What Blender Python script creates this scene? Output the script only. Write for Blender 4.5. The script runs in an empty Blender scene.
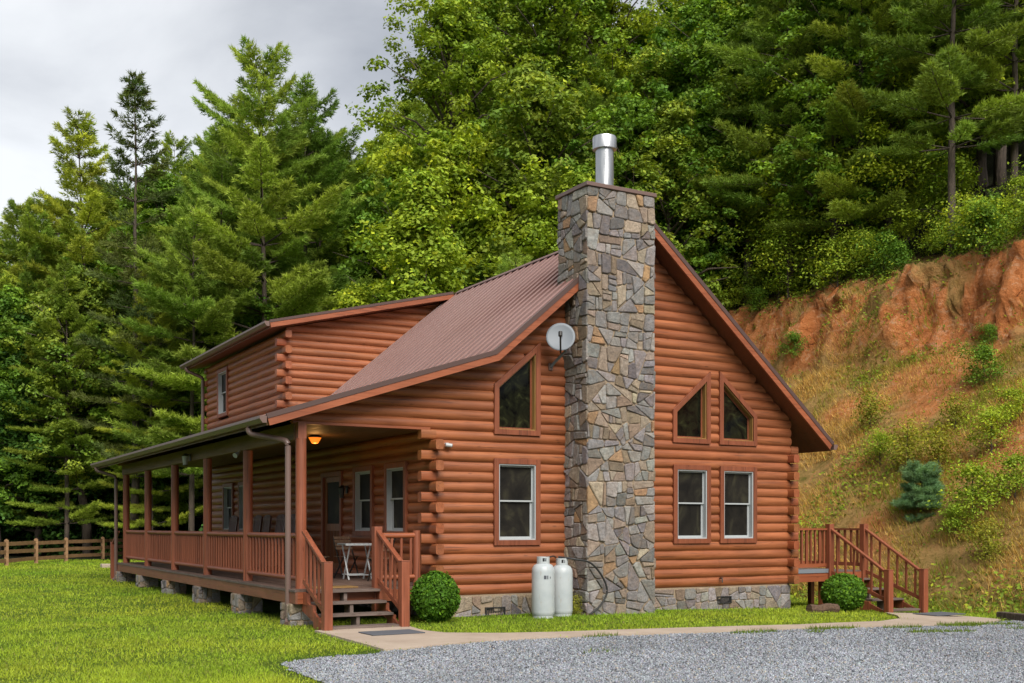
import bpy, bmesh, math, random
import numpy as np
from mathutils import Vector, Matrix
R_ = math.radians
random.seed(7)
rng = np.random.default_rng(11)
sc = bpy.context.scene
COL = sc.collection

# ------------------------------------------------------------------ camera, sky, sun, exposure
YAW = R_(29.8)
CAMX, CAMY, CAMZ = -9.21, -18.98, 1.75
cd = bpy.data.cameras.new('camera'); cam = bpy.data.objects.new('camera', cd); COL.objects.link(cam)
cam.location = (CAMX, CAMY, CAMZ); cam.rotation_euler = (R_(90), 0, -YAW)
cd.sensor_width = 36; cd.lens = 36 * 1110 / 1024; cd.shift_y = 184 / 1024; cd.clip_start = .1; cd.clip_end = 2000
sc.camera = cam

SUN_DIR = Vector((-.14, -.74, .74)).normalized()
w = bpy.data.worlds.new('World'); sc.world = w; w.use_nodes = True
nt = w.node_tree; nt.nodes.clear()
out = nt.nodes.new('ShaderNodeOutputWorld'); bg = nt.nodes.new('ShaderNodeBackground')
sky = nt.nodes.new('ShaderNodeTexSky'); sky.sky_type = 'NISHITA'; sky.sun_disc = False
sky.sun_elevation = math.asin(SUN_DIR.z); sky.sun_rotation = math.atan2(SUN_DIR.x, SUN_DIR.y)
tc = nt.nodes.new('ShaderNodeTexCoord')
mp = nt.nodes.new('ShaderNodeMapping'); mp.inputs['Scale'].default_value = (1, 1, 2.0)
n1 = nt.nodes.new('ShaderNodeTexNoise'); n1.inputs['Scale'].default_value = 3.4; n1.inputs['Detail'].default_value = 7; n1.inputs['Roughness'].default_value = .5
n1.inputs['Distortion'].default_value = .3
cr = nt.nodes.new('ShaderNodeValToRGB')
cr.color_ramp.elements[0].position = .42; cr.color_ramp.elements[0].color = (1.30, 1.35, 1.46, 1)
cr.color_ramp.elements[1].position = .86; cr.color_ramp.elements[1].color = (3.1, 3.14, 3.18, 1)
mx = nt.nodes.new('ShaderNodeMixRGB'); mx.inputs[0].default_value = .93
L = nt.links.new
L(tc.outputs['Generated'], mp.inputs['Vector']); L(mp.outputs[0], n1.inputs['Vector'])
vm = nt.nodes.new('ShaderNodeVectorMath'); vm.operation = 'DOT_PRODUCT'; vm.inputs[1].default_value = Vector((.147, 1.068, .43)).normalized()
L(tc.outputs['Generated'], vm.inputs[0])
mr = nt.nodes.new('ShaderNodeMapRange'); mr.inputs['From Min'].default_value = .972; mr.inputs['From Max'].default_value = 1.0; mr.interpolation_type = 'SMOOTHSTEP'
ad = nt.nodes.new('ShaderNodeMath'); ad.operation = 'MULTIPLY_ADD'; ad.inputs[1].default_value = .30
L(vm.outputs['Value'], mr.inputs['Value']); L(mr.outputs[0], ad.inputs[0]); L(n1.outputs['Fac'], ad.inputs[2]); L(ad.outputs[0], cr.inputs[0])
L(sky.outputs[0], mx.inputs[1]); L(cr.outputs[0], mx.inputs[2]); L(mx.outputs[0], bg.inputs['Color'])
bg.inputs['Strength'].default_value = .095
L(bg.outputs[0], out.inputs['Surface'])

sd = bpy.data.lights.new('sun', 'SUN'); sun = bpy.data.objects.new('sun', sd); COL.objects.link(sun)
sd.energy = 1.5; sd.angle = R_(44); sd.color = (1, .95, .87)
sun.rotation_euler = SUN_DIR.to_track_quat('Z', 'Y').to_euler(); sun.location = (20, -30, 40)
sc.view_settings.view_transform = 'Standard'; sc.view_settings.look = 'None'
sc.view_settings.exposure = 1.74; sc.view_settings.gamma = 1
sc.view_settings.use_curve_mapping = False
sc.render.engine = 'CYCLES'
sc.cycles.max_bounces = 6; sc.cycles.diffuse_bounces = 3; sc.cycles.transmission_bounces = 4

# ------------------------------------------------------------------ materials
def mat(name, col, rough=.6, metal=0, build=None, spec=None, bump=None):
    m = bpy.data.materials.new(name); m.use_nodes = True
    t = m.node_tree; b = t.nodes['Principled BSDF']
    b.inputs['Base Color'].default_value = (*col, 1); b.inputs['Roughness'].default_value = rough; b.inputs['Metallic'].default_value = metal
    if spec is not None: b.inputs['Specular IOR Level'].default_value = spec
    if build: build(t, b)
    return m
def node(t, ty, **kw):
    n = t.nodes.new(ty)
    for k, v in kw.items():
        if k in n.inputs: n.inputs[k].default_value = v
        else: setattr(n, k, v)
    return n
def coords(t, scale=(1, 1, 1), kind='Object'):
    c = node(t, 'ShaderNodeTexCoord'); m = node(t, 'ShaderNodeMapping'); m.inputs['Scale'].default_value = scale
    t.links.new(c.outputs[kind], m.inputs['Vector']); return m.outputs[0]
def ramp(t, fac, stops):
    r = node(t, 'ShaderNodeValToRGB'); e = r.color_ramp.elements
    while len(e) < len(stops): e.new(.5)
    for i, (p, c) in enumerate(stops): e[i].position = p; e[i].color = (*c, 1)
    t.links.new(fac, r.inputs[0]); return r.outputs[0]
def noise(t, vec, scale, detail=4, rough=.55, dist=0):
    n = node(t, 'ShaderNodeTexNoise', Scale=scale, Detail=detail, Roughness=rough, Distortion=dist)
    t.links.new(vec, n.inputs['Vector']); return n.outputs['Fac']
def mixc(t, fac, a, b, mode='MIX'):
    m = node(t, 'ShaderNodeMixRGB', blend_type=mode)
    for i, v in ((0, fac), (1, a), (2, b)):
        if hasattr(v, 'is_output'): t.links.new(v, m.inputs[i])
        else: m.inputs[i].default_value = v if i == 0 else (*v, 1)
    return m.outputs[0]
def attr(t, name):
    a = node(t, 'ShaderNodeAttribute'); a.attribute_name = name; return a.outputs['Color']
def bumpn(t, b, h, strength=.4, dist=.02):
    n = node(t, 'ShaderNodeBump', Strength=strength, Distance=dist); t.links.new(h, n.inputs['Height']); t.links.new(n.outputs[0], b.inputs['Normal'])

def wood(name, c1, c2, axis, rough=.5, dark=(.05, .02, .01), tint=False):
    c1 = tuple(.80 * x for x in c1); c2 = tuple(.80 * x for x in c2)
    s = [9, 9, 9]; s[axis] = .7
    s2 = [40, 40, 40]; s2[axis] = .9
    def f(t, b):
        v = coords(t, s); v2 = coords(t, s2)
        n = noise(t, v, 1.6, 5, .6, .5); c = ramp(t, n, [(.3, c1), (.7, c2)])
        n2 = noise(t, v2, 1.0, 3, .6)
        k = ramp(t, n2, [(.33, (.34, .32, .3)), (.42, (1, 1, 1))])
        c = mixc(t, .75, c, k, 'MULTIPLY')
        s3 = [5.5, 5.5, 5.5]; s3[axis] = 1.7
        vo = node(t, 'ShaderNodeTexVoronoi', Scale=1.0); t.links.new(coords(t, s3), vo.inputs['Vector'])
        c = mixc(t, .6, c, ramp(t, vo.outputs['Distance'], [(.05, (.35, .3, .26)), (.11, (1, 1, 1))]), 'MULTIPLY')
        s5 = [3, 3, 3]; s5[axis] = .25
        c = mixc(t, .55, c, ramp(t, noise(t, coords(t, s5), 1.3, 4, .6), [(.3, (.72, .68, .66)), (.7, (1.2, 1.22, 1.25))]), 'MULTIPLY')
        n4 = noise(t, coords(t, (.9, .9, .9)), 1.1, 3)
        c = mixc(t, .6, c, ramp(t, n4, [(.3, (.74, .72, .70)), (.7, (1.12, 1.1, 1.08))]), 'MULTIPLY')
        if tint: c = mixc(t, 1, c, attr(t, 'tint'), 'MULTIPLY')
        t.links.new(c, b.inputs['Base Color']); bumpn(t, b, n2, .35, .006)
        t.links.new(ramp(t, n, [(.3, (rough - .1,) * 3), (.7, (rough + .12,) * 3)]), b.inputs['Roughness'])
    return mat(name, c2, rough, build=f)
LOG1, LOG2 = (.275, .082, .028), (.42, .135, .046)
M = {}
M['logx'] = wood('stained_log_across', LOG1, LOG2, 0, .5, tint=True)
M['logy'] = wood('stained_log_along', LOG1, LOG2, 1, .5, tint=True)
M['trimz'] = wood('stained_trim', (.235, .064, .026), (.30, .086, .034), 2, .5)
M['trimx'] = wood('stained_board', (.31, .086, .034), (.40, .118, .046), 0, .45)
M['railz'] = wood('porch_post_wood', (.27, .076, .034), (.36, .108, .050), 2, .5)
M['raily'] = wood('porch_rail_wood', (.27, .076, .034), (.36, .108, .050), 1, .5)
M['deckedge'] = wood('deck_skirt_wood', (.24, .088, .045), (.33, .125, .068), 1, .55)
M['soffit'] = wood('soffit_boards', (.16, .085, .03), (.22, .12, .042), 1, .6)
M['soffitx'] = wood('gable_soffit_boards', (.16, .05, .022), (.22, .07, .03), 0, .6)
M['tread'] = wood('weathered_tread', (.13, .095, .08), (.22, .165, .14), 0, .7)
M['deck'] = wood('deck_boards', (.12, .07, .05), (.19, .12, .09), 1, .7)
M['door'] = wood('door_wood', (.24, .08, .025), (.34, .12, .035), 2, .4)
M['jamb'] = wood('pine_jamb', (.30, .17, .05), (.42, .25, .08), 2, .4)
M['fence'] = wood('fence_wood', (.30, .165, .075), (.42, .245, .12), 0, .75)
M['dark_wood'] = wood('dark_chair_wood', (.09, .034, .022), (.15, .06, .04), 2, .5)
M['slat'] = wood('chair_slat', (.20, .12, .07), (.30, .19, .12), 0, .55)
def roofm(t, b):
    n = noise(t, coords(t, (1, 1, 1)), .9, 4); c = ramp(t, n, [(.3, (.29, .142, .118)), (.7, (.345, .178, .15))])
    n2 = noise(t, coords(t, (1.2, 6, 1.2)), 1.5, 4)
    c = mixc(t, .5, c, ramp(t, n2, [(.35, (.94, .94, .94)), (.65, (1.04, 1.04, 1.04))]), 'MULTIPLY')
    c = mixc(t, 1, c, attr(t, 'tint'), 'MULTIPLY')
    t.links.new(c, b.inputs['Base Color'])
M['roof'] = mat('ribbed_metal_roof', (.22, .12, .11), .38, 0, roofm, spec=.6)
M['ridge'] = mat('ridge_metal', (.17, .09, .08), .4)
M['trimmetal'] = mat('brown_metal_trim', (.085, .05, .043), .35)
M['gutter'] = mat('brown_gutter', (.15, .095, .08), .38)
def steel(t, b):
    n = noise(t, coords(t, (6, 6, .6)), 2, 4); t.links.new(ramp(t, n, [(.3, (.42, .43, .44)), (.7, (.62, .63, .64))]), b.inputs['Base Color'])
    t.links.new(ramp(t, n, [(.3, (.25,) * 3), (.7, (.42,) * 3)]), b.inputs['Roughness'])
M['steel'] = mat('galvanised_steel', (.5, .5, .5), .3, .9, steel)
def stonem(t, b):
    c = attr(t, 'tint'); v = coords(t)
    n = noise(t, v, 9, 6, .65, .4); c = mixc(t, .8, c, ramp(t, n, [(.28, (.55, .53, .51)), (.72, (1.38, 1.34, 1.28))]), 'MULTIPLY')
    n3 = noise(t, v, 5.5, 6, .7, 1.0); rust = ramp(t, n3, [(.46, (0, 0, 0)), (.64, (1, 1, 1))])
    n6 = noise(t, v, 26, 4, .7); c = mixc(t, .7, c, ramp(t, n6, [(.3, (.6, .6, .6)), (.7, (1.35, 1.33, 1.3))]), 'MULTIPLY')
    c = mixc(t, mixc(t, .32, (0, 0, 0), rust, 'MIX'), c, (.25, .165, .10))
    t.links.new(c, b.inputs['Base Color']); bumpn(t, b, noise(t, v, 16, 8, .75), 1, .045)
M['stone'] = mat('field_stone', (.2, .2, .2), .75, build=stonem)
def mortar(t, b):
    v = coords(t); n = noise(t, v, 30, 5, .7)
    t.links.new(ramp(t, n, [(.3, (.22, .165, .11)), (.7, (.35, .265, .18))]), b.inputs['Base Color']); bumpn(t, b, n, .6, .01)
M['mortar'] = mat('tan_mortar', (.38, .28, .18), .9, build=mortar)
M['vinyl'] = mat('white_vinyl', (.38, .40, .41), .4)
def glassm(t, b):
    n = noise(t, coords(t), 3.2, 7, .65, 1.2); t.links.new(ramp(t, n, [(.38, (.003, .003, .003)), (.55, (.012, .013, .007)), (.72, (.05, .055, .022))]), b.inputs['Base Color'])  # greenish mottling paints leaf reflections into the pane colour
M['glass'] = mat('dark_window_glass', (.02, .02, .02), .04, build=glassm, spec=.14)
def screenm(t, b):
    n = noise(t, coords(t, (1, 1, .6)), 2.2, 5, .6, .8); t.links.new(ramp(t, n, [(.36, (.008, .0075, .007)), (.55, (.018, .016, .013)), (.72, (.045, .042, .026))]), b.inputs['Base Color'])
M['screen'] = mat('insect_screen', (.02, .02, .02), .5, build=screenm, spec=.10)
M['white'] = mat('white_paint', (.44, .46, .47), .4)
def tankm(t, b):
    v = coords(t); n = noise(t, v, 3, 5, .6)
    c = ramp(t, n, [(.3, (.37, .41, .43)), (.7, (.46, .49, .50))])
    g = node(t, 'ShaderNodeSeparateXYZ'); t.links.new(v, g.inputs[0])
    n2 = noise(t, coords(t, (3, 3, 1)), 4, 5, .7)
    r = ramp(t, n2, [(.60, (0, 0, 0)), (.72, (1, 1, 1))])
    c = mixc(t, mixc(t, .55, (0, 0, 0), r), c, (.32, .25, .18)); t.links.new(c, b.inputs['Base Color'])
M['tank'] = mat('tank_paint', (.65, .68, .7), .35, build=tankm)
M['black'] = mat('black_rubber', (.02, .02, .02), .6)
M['mat'] = mat('grey_mat', (.085, .09, .105), .95)
M['dish'] = mat('dish_grey', (.17, .19, .215), .55)
M['lampglass'] = bpy.data.materials.new('amber_lamp_glass'); M['lampglass'].use_nodes = True
_b = M['lampglass'].node_tree.nodes['Principled BSDF']; _b.inputs['Base Color'].default_value = (.5, .16, .03, 1)
_b.inputs['Emission Color'].default_value = (1, .21, .015, 1); _b.inputs['Emission Strength'].default_value = .36
M['ironblack'] = mat('black_iron', (.02, .018, .016), .5)
def conc(t, b):
    v = coords(t); n = noise(t, v, 1.2, 6, .65); n2 = noise(t, v, 60, 3)
    c = ramp(t, n, [(.3, (.33, .255, .195)), (.7, (.45, .365, .29))]); c = mixc(t, .5, c, ramp(t, n2, [(.3, (.8, .8, .8)), (.7, (1.15, 1.15, 1.15))]), 'MULTIPLY')
    t.links.new(c, b.inputs['Base Color']); bumpn(t, b, n2, .3, .005)
M['concrete'] = mat('tan_concrete', (.42, .35, .28), .85, build=conc)
def gravelm(t, b):
    v = coords(t); vo = node(t, 'ShaderNodeTexVoronoi', Scale=26); t.links.new(v, vo.inputs['Vector'])
    c = ramp(t, vo.outputs['Color'], [(.2, (.07, .08, .09)), (.5, (.15, .16, .18)), (.85, (.28, .29, .30))])
    t.links.new(c, b.inputs['Base Color']); bumpn(t, b, vo.outputs['Distance'], 1, .03)
M['gravelbed'] = mat('gravel_bed', (.2, .21, .23), .9, build=gravelm)
def tinted(name, rough=.8, transl=0., objvar=True, spec=.2, gain=(1, 1, 1)):
    m = bpy.data.materials.new(name); m.use_nodes = True; t = m.node_tree; b = t.nodes['Principled BSDF']
    b.inputs['Roughness'].default_value = rough; b.inputs['Specular IOR Level'].default_value = spec
    c = attr(t, 'tint')
    c = mixc(t, 1, c, gain, 'MULTIPLY')
    if objvar:
        oi = node(t, 'ShaderNodeObjectInfo')
        c = mixc(t, 1, c, ramp(t, oi.outputs['Random'], [(0, (.78, .86, .8)), (.5, (1, 1, 1)), (1, (1.14, 1.08, .95))]), 'MULTIPLY')
    t.links.new(c, b.inputs['Base Color'])
    if transl:
        o = t.nodes['Material Output']; tr = node(t, 'ShaderNodeBsdfTranslucent'); mxs = node(t, 'ShaderNodeMixShader'); mxs.inputs[0].default_value = transl
        t.links.new(mixc(t, 1, c, (1.25, 1.2, .6), 'MULTIPLY'), tr.inputs['Color'])
        t.links.new(b.outputs[0], mxs.inputs[1]); t.links.new(tr.outputs[0], mxs.inputs[2]); t.links.new(mxs.outputs[0], o.inputs['Surface'])
    return m
M['leaf'] = tinted('leaves', .6, .3)
M['needle'] = tinted('pine_needles', .65, .32)
M['grass'] = tinted('grass_blades', .7, .3, False)
M['rock'] = tinted('crushed_stone', .85, 0, False)
def bark(t, b):
    n = noise(t, coords(t, (5, 5, 1)), 3, 5, .65); t.links.new(ramp(t, n, [(.3, (.045, .034, .026)), (.7, (.12, .09, .068))]), b.inputs['Base Color']); bumpn(t, b, n, .8, .05)
M['bark'] = mat('tree_bark', (.1, .08, .06), .9, build=bark)
def barkb(t, b):
    n = noise(t, coords(t, (9, 2, 9)), 3, 5, .65); t.links.new(ramp(t, n, [(.3, (.055, .03, .018)), (.7, (.15, .09, .055))]), b.inputs['Base Color']); bumpn(t, b, n, 1, .04)
M['brownbark'] = mat('brown_bark', (.1, .06, .04), .9, build=barkb)
def groundm(t, b):
    v = coords(t)
    lawn = ramp(t, noise(t, v, .5, 6, .6), [(.3, (.085, .16, .014)), (.55, (.12, .20, .018)), (.75, (.18, .20, .035))])
    nn = noise(t, v, 1.3, 8, .7, .9)
    dry = ramp(t, nn, [(.30, (.14, .15, .025)), (.42, (.30, .20, .06)), (.56, (.48, .30, .11)), (.70, (.52, .23, .085))])
    nd = noise(t, coords(t, (1, 1.0, 1.6)), 2.1, 9, .72, 1.2)
    dirt = ramp(t, nd, [(.30, (.13, .045, .018)), (.38, (.52, .17, .05)), (.53, (.66, .25, .09)), (.68, (.70, .42, .25))])
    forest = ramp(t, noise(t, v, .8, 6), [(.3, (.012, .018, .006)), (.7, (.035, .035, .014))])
    def a(nm):
        n = node(t, 'ShaderNodeAttribute'); n.attribute_name = nm; return n.outputs['Fac']
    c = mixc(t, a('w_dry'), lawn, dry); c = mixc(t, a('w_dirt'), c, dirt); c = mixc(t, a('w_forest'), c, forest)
    t.links.new(c, b.inputs['Base Color'])
    bumpn(t, b, noise(t, v, 5, 9, .75), 1, .3)
M['ground'] = mat('earth_and_turf', (.1, .15, .03), .95, build=groundm, spec=.15)

# ------------------------------------------------------------------ object helpers
def tag(o, label=None, cat=None, group=None, kind=None):
    if label: o['label'] = label
    if cat: o['category'] = cat
    if group: o['group'] = group
    if kind: o['kind'] = kind
    return o
def thing(name, label, cat, loc=(0, 0, 0), rz=0, group=None):
    o = bpy.data.objects.new(name, None); COL.objects.link(o); o.location = loc; o.rotation_euler = (0, 0, rz)
    o.empty_display_size = .2
    return tag(o, label, cat, group)
class MB:
    def __init__(s): s.v = []; s.f = []; s.c = []; s.cur = (1, 1, 1)
    def add(s, vs, fs):
        n = len(s.v); s.v += [tuple(p) for p in vs]
        for f in fs: s.f.append(tuple(i + n for i in f)); s.c.append(s.cur)
    def box(s, x0, x1, y0, y1, z0, z1):
        s.add([(x0, y0, z0), (x1, y0, z0), (x1, y1, z0), (x0, y1, z0), (x0, y0, z1), (x1, y0, z1), (x1, y1, z1), (x0, y1, z1)],
              [(0, 3, 2, 1), (4, 5, 6, 7), (0, 1, 5, 4), (1, 2, 6, 5), (2, 3, 7, 6), (3, 0, 4, 7)])
        return s
    def bar(s, p, q, w_, h_, up=(0, 0, 1)):
        p = Vector(p); q = Vector(q); d = (q - p).normalized(); up = Vector(up)
        side = d.cross(up)
        if side.length < 1e-4: side = d.cross(Vector((1, 0, 0)))
        side.normalize(); u = side.cross(d).normalized()
        c = []
        for e in (p, q):
            for a, b in ((-1, -1), (1, -1), (1, 1), (-1, 1)): c.append(e + side * (a * w_ / 2) + u * (b * h_ / 2))
        s.add(c, [(3, 2, 1, 0), (4, 5, 6, 7), (0, 1, 5, 4), (1, 2, 6, 5), (2, 3, 7, 6), (3, 0, 4, 7)]); return s
    def tube(s, pts, r, n=10, r1=None, cap=True):
        pts = [Vector(p) for p in pts]; m = len(pts); rings = []
        for i, p in enumerate(pts):
            d = (pts[min(i + 1, m - 1)] - pts[max(i - 1, 0)]).normalized()
            a = d.cross(Vector((0, 0, 1)))
            if a.length < .05: a = d.cross(Vector((0, 1, 0)))
            a.normalize(); b = d.cross(a)
            rr = r if r1 is None else r + (r1 - r) * i / (m - 1)
            rings.append([p + (a * math.cos(2 * math.pi * k / n) + b * math.sin(2 * math.pi * k / n)) * rr for k in range(n)])
        vs = [v for ring in rings for v in ring]; fs = []
        for i in range(m - 1):
            for k in range(n): fs.append((i * n + k, i * n + (k + 1) % n, (i + 1) * n + (k + 1) % n, (i + 1) * n + k))
        if cap: fs.append(tuple(range(n))[::-1]); fs.append(tuple((m - 1) * n + k for k in range(n)))
        s.add(vs, fs); return s
    def lathe(s, prof, n=24, c=(0, 0, 0)):
        vs = []; fs = []; m = len(prof)
        for r, z in prof:
            for k in range(n): vs.append((c[0] + r * math.cos(2 * math.pi * k / n), c[1] + r * math.sin(2 * math.pi * k / n), c[2] + z))
        for i in range(m - 1):
            for k in range(n): fs.append((i * n + k, i * n + (k + 1) % n, (i + 1) * n + (k + 1) % n, (i + 1) * n + k))
        fs.append(tuple(range(n))[::-1]); fs.append(tuple((m - 1) * n + k for k in range(n)))
        s.add(vs, fs); return s
    def prism(s, poly, axis, a0, a1):
        # poly in the two remaining axes (in order), extruded along axis
        n = len(poly); vs = []
        for a in (a0, a1):
            for p in poly:
                q = list(p); q.insert(axis, a); vs.append(q)
        s.add(vs, [tuple(range(n)), tuple(range(2 * n - 1, n - 1, -1))] + [(i, i + n, (i + 1) % n + n, (i + 1) % n) for i in range(n)]); return s
    def build(s, name, material, parent=None, bevel=0, smooth=False, tint=False):
        me = bpy.data.meshes.new(name); me.from_pydata(s.v, [], s.f); me.materials.append(material)
        if tint:
            a = me.attributes.new('tint', 'FLOAT_COLOR', 'FACE')
            a.data.foreach_set('color', [x for c in s.c for x in (*c, 1)])
        bm = bmesh.new(); bm.from_mesh(me); bmesh.ops.recalc_face_normals(bm, faces=bm.faces); bm.to_mesh(me); bm.free()
        if smooth:
            me.shade_smooth(); me.set_sharp_from_angle(angle=R_(38))
        o = bpy.data.objects.new(name, me); COL.objects.link(o)
        if parent: o.parent = parent
        if bevel:
            b = o.modifiers.new('bevel', 'BEVEL'); b.width = bevel; b.segments = 2; b.limit_method = 'ANGLE'
        return o
def raw_mesh(name, v, faces, k, colors=None, material=None):
    """numpy mesh: v (N,3), faces (F,k), colors (F,3)"""
    me = bpy.data.meshes.new(name); nf = len(faces)
    me.vertices.add(len(v)); me.vertices.foreach_set('co', np.asarray(v, np.float32).ravel())
    me.loops.add(nf * k); me.loops.foreach_set('vertex_index', np.asarray(faces, np.int32).ravel())
    me.polygons.add(nf); me.polygons.foreach_set('loop_start', np.arange(0, nf * k, k, dtype=np.int32))
    me.polygons.foreach_set('loop_total', np.full(nf, k, np.int32))
    me.update(calc_edges=True)
    if colors is not None:
        a = me.attributes.new('tint', 'FLOAT_COLOR', 'FACE')
        a.data.foreach_set('color', np.concatenate([colors, np.ones((nf, 1))], 1).astype(np.float32).ravel())
    if material: me.materials.append(material)
    return me
def link(name, me, parent=None, loc=None, rz=0, s=1):
    o = bpy.data.objects.new(name, me); COL.objects.link(o)
    if parent: o.parent = parent
    if loc: o.location = loc
    o.rotation_euler = (0, 0, rz); o.scale = (s, s, s) if not hasattr(s, '__len__') else s
    return o
def copy_tree(o, parent=None):
    c = o.copy(); COL.objects.link(c); c.parent = parent
    for ch in list(o.children): copy_tree(ch, c)
    return c
# value noise
_P = rng.random((256, 256))
def vnoise(x, y):
    xi = np.floor(x).astype(int); yi = np.floor(y).astype(int); fx = x - xi; fy = y - yi
    fx = fx * fx * (3 - 2 * fx); fy = fy * fy * (3 - 2 * fy)
    g = lambda a, b: _P[a % 256, b % 256]
    return (g(xi, yi) * (1 - fx) + g(xi + 1, yi) * fx) * (1 - fy) + (g(xi, yi + 1) * (1 - fx) + g(xi + 1, yi + 1) * fx) * fy
def fbm(x, y, o=4):
    s = 0; a = .5; t = 0
    for i in range(o): s = s + a * vnoise(x * 2 ** i + 17 * i, y * 2 ** i + 31 * i); t += a; a *= .5
    return s / t

# ------------------------------------------------------------------ terrain
def sst(a, b, x): t = np.clip((x - a) / (b - a), 0, 1); return t * t * (3 - 2 * t)
def foot(Y): return 13.8 - .45 * np.maximum(0, Y - 24) + .25 * np.maximum(0, -3 - Y)
def terrain(X, Y):
    X = np.asarray(X, float); Y = np.asarray(Y, float)
    base = -.0026 * np.maximum(0, np.minimum(X, 12.2) - 1) ** 2 + .15 * np.clip((Y - 4) / 20, 0, 1)
    base = base + .05 * (fbm(X * .25, Y * .25, 3) - .5) * np.clip((-.5 - X) / 3, 0, 1) * np.clip((Y + 4) / 3, 0, 1)
    u = X - foot(Y) + 1.1 * (fbm(X * .12 + 5, Y * .12, 3) - .5) * sst(0, 4, X - foot(Y))
    bank = .75 * np.clip(u, 0, 11.6) + .3 * (1 - np.exp(-np.clip(u, 0, 9) / .8)) * 0
    ck = 1 - sst(30, 38, Y)
    ce = u - .9 * (fbm(Y * .35, X * 0 + 3, 4) - .5) * 2
    cliff = 3.1 * ck * np.clip((ce - 11.4) / (1.0 + .5 * fbm(Y * .8, X * .3, 3)), 0, 1)
    hill = .52 * np.clip(u - 12.6, 0, 52) + .23 * np.clip(u - 11.6, 0, 1) * (1 - ck)
    z = base + bank + cliff + hill
    z = z + sst(.3, 3, u) * (.55 * (fbm(X * .5, Y * .5, 4) - .5) + .12 * (fbm(X * 2.2, Y * 2.2, 3) - .5))
    z = z + sst(11.2, 12, u) * (1 - sst(13, 14, u)) * ck * (1.5 * (fbm(X * 1.3, Y * .9, 5) - .5) + 1.2 * (np.abs(fbm(X * 1.6 + 40 + 2 * fbm(X, Y, 2), Y * .8 + 2 * fbm(X + 9, Y, 2), 4) - .5) - .1) + .7 * (fbm(X * 3.3, Y * 3.1, 4) - .5))
    # gentle rise of the valley floor far behind the fence
    z = z + 5 * sst(62, 110, Y + .3 * X) * (1 - sst(-5, 5, u))
    return np.maximum(z, base - .2)
def tz(x, y): return float(terrain(np.array([x]), np.array([y]))[0])
def spot(bearing, D):
    """ground point seen at this bearing (picture column) and distance"""
    Rr = (bearing - 512) / 1110 * D
    X = CAMX + Rr * math.cos(YAW) + D * math.sin(YAW); Y = CAMY - Rr * math.sin(YAW) + D * math.cos(YAW)
    return X, Y
def axis(parts):
    a = []
    for s, e, st in parts: a += list(np.arange(s, e, st))
    return np.array(a + [parts[-1][1]])
gx = axis([(-420, -60, 30), (-60, -12, 3), (-12, 12, .6), (12, 24, .3), (24, 28, .11), (28, 40, .6), (40, 80, 2), (80, 420, 30)])
gy = axis([(-300, -40, 30), (-40, -8, 2), (-8, 28, .17), (28, 60, 1), (60, 120, 3), (120, 500, 40)])
GX, GY = np.meshgrid(gx, gy, indexing='ij'); GZ = terrain(GX, GY)
nx, ny = GX.shape
idx = np.arange(nx * ny).reshape(nx, ny)
F = np.stack([idx[:-1, :-1], idx[1:, :-1], idx[1:, 1:], idx[:-1, 1:]], -1).reshape(-1, 4)
_u = GX - foot(GY); _w = sst(10.6, 11.5, _u) * (1 - sst(13.0, 14.0, _u)) * (1 - sst(30, 38, GY))
GXD = GX + _w * (1.5 * (fbm(GY * .9, GZ * 1.2 + 7, 5) - .5) + .5 * (fbm(GY * 3.1, GZ * 3.3 + 7, 3) - .5)); GZD = GZ + _w * .5 * (fbm(GY * 1.7 + 5, GX * 2.7, 4) - .5)
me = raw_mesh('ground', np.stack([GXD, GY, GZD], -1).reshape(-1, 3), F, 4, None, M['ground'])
U = GX - foot(GY); gradz = np.hypot(*np.gradient(GZ, gx, gy))
ck = 1 - sst(30, 38, GY)
w_dry = sst(-.2, .9, U + .9 * (fbm(GX * .6, GY * .6, 3) - .5)) * ck
w_dirt = np.maximum(sst(1.0, 1.5, gradz) * sst(10.6, 11.4, U + .8 * (fbm(GX, GY * .7, 4) - .5)) * (1 - .85 * sst(.60, .68, fbm(GX * 1.1 + 33, GY * 1.1, 4))), 0.85 * sst(.52, .64, fbm(GX * .45 + 9, GY * .45, 5)) * sst(.8, 2.5, U)) * ck * (1 - sst(13.4, 14.2, U))
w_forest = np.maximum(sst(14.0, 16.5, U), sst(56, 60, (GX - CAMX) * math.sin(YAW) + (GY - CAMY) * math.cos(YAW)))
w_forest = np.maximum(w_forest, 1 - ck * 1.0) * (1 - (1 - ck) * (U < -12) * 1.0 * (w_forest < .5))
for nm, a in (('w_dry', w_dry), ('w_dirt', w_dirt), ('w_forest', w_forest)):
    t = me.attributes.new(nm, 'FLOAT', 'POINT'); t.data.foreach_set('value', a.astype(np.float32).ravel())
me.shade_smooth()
tag(link('ground', me), 'green lawn rising into a dry grassy bank, red clay cut and wooded hillside', kind='structure')

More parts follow.
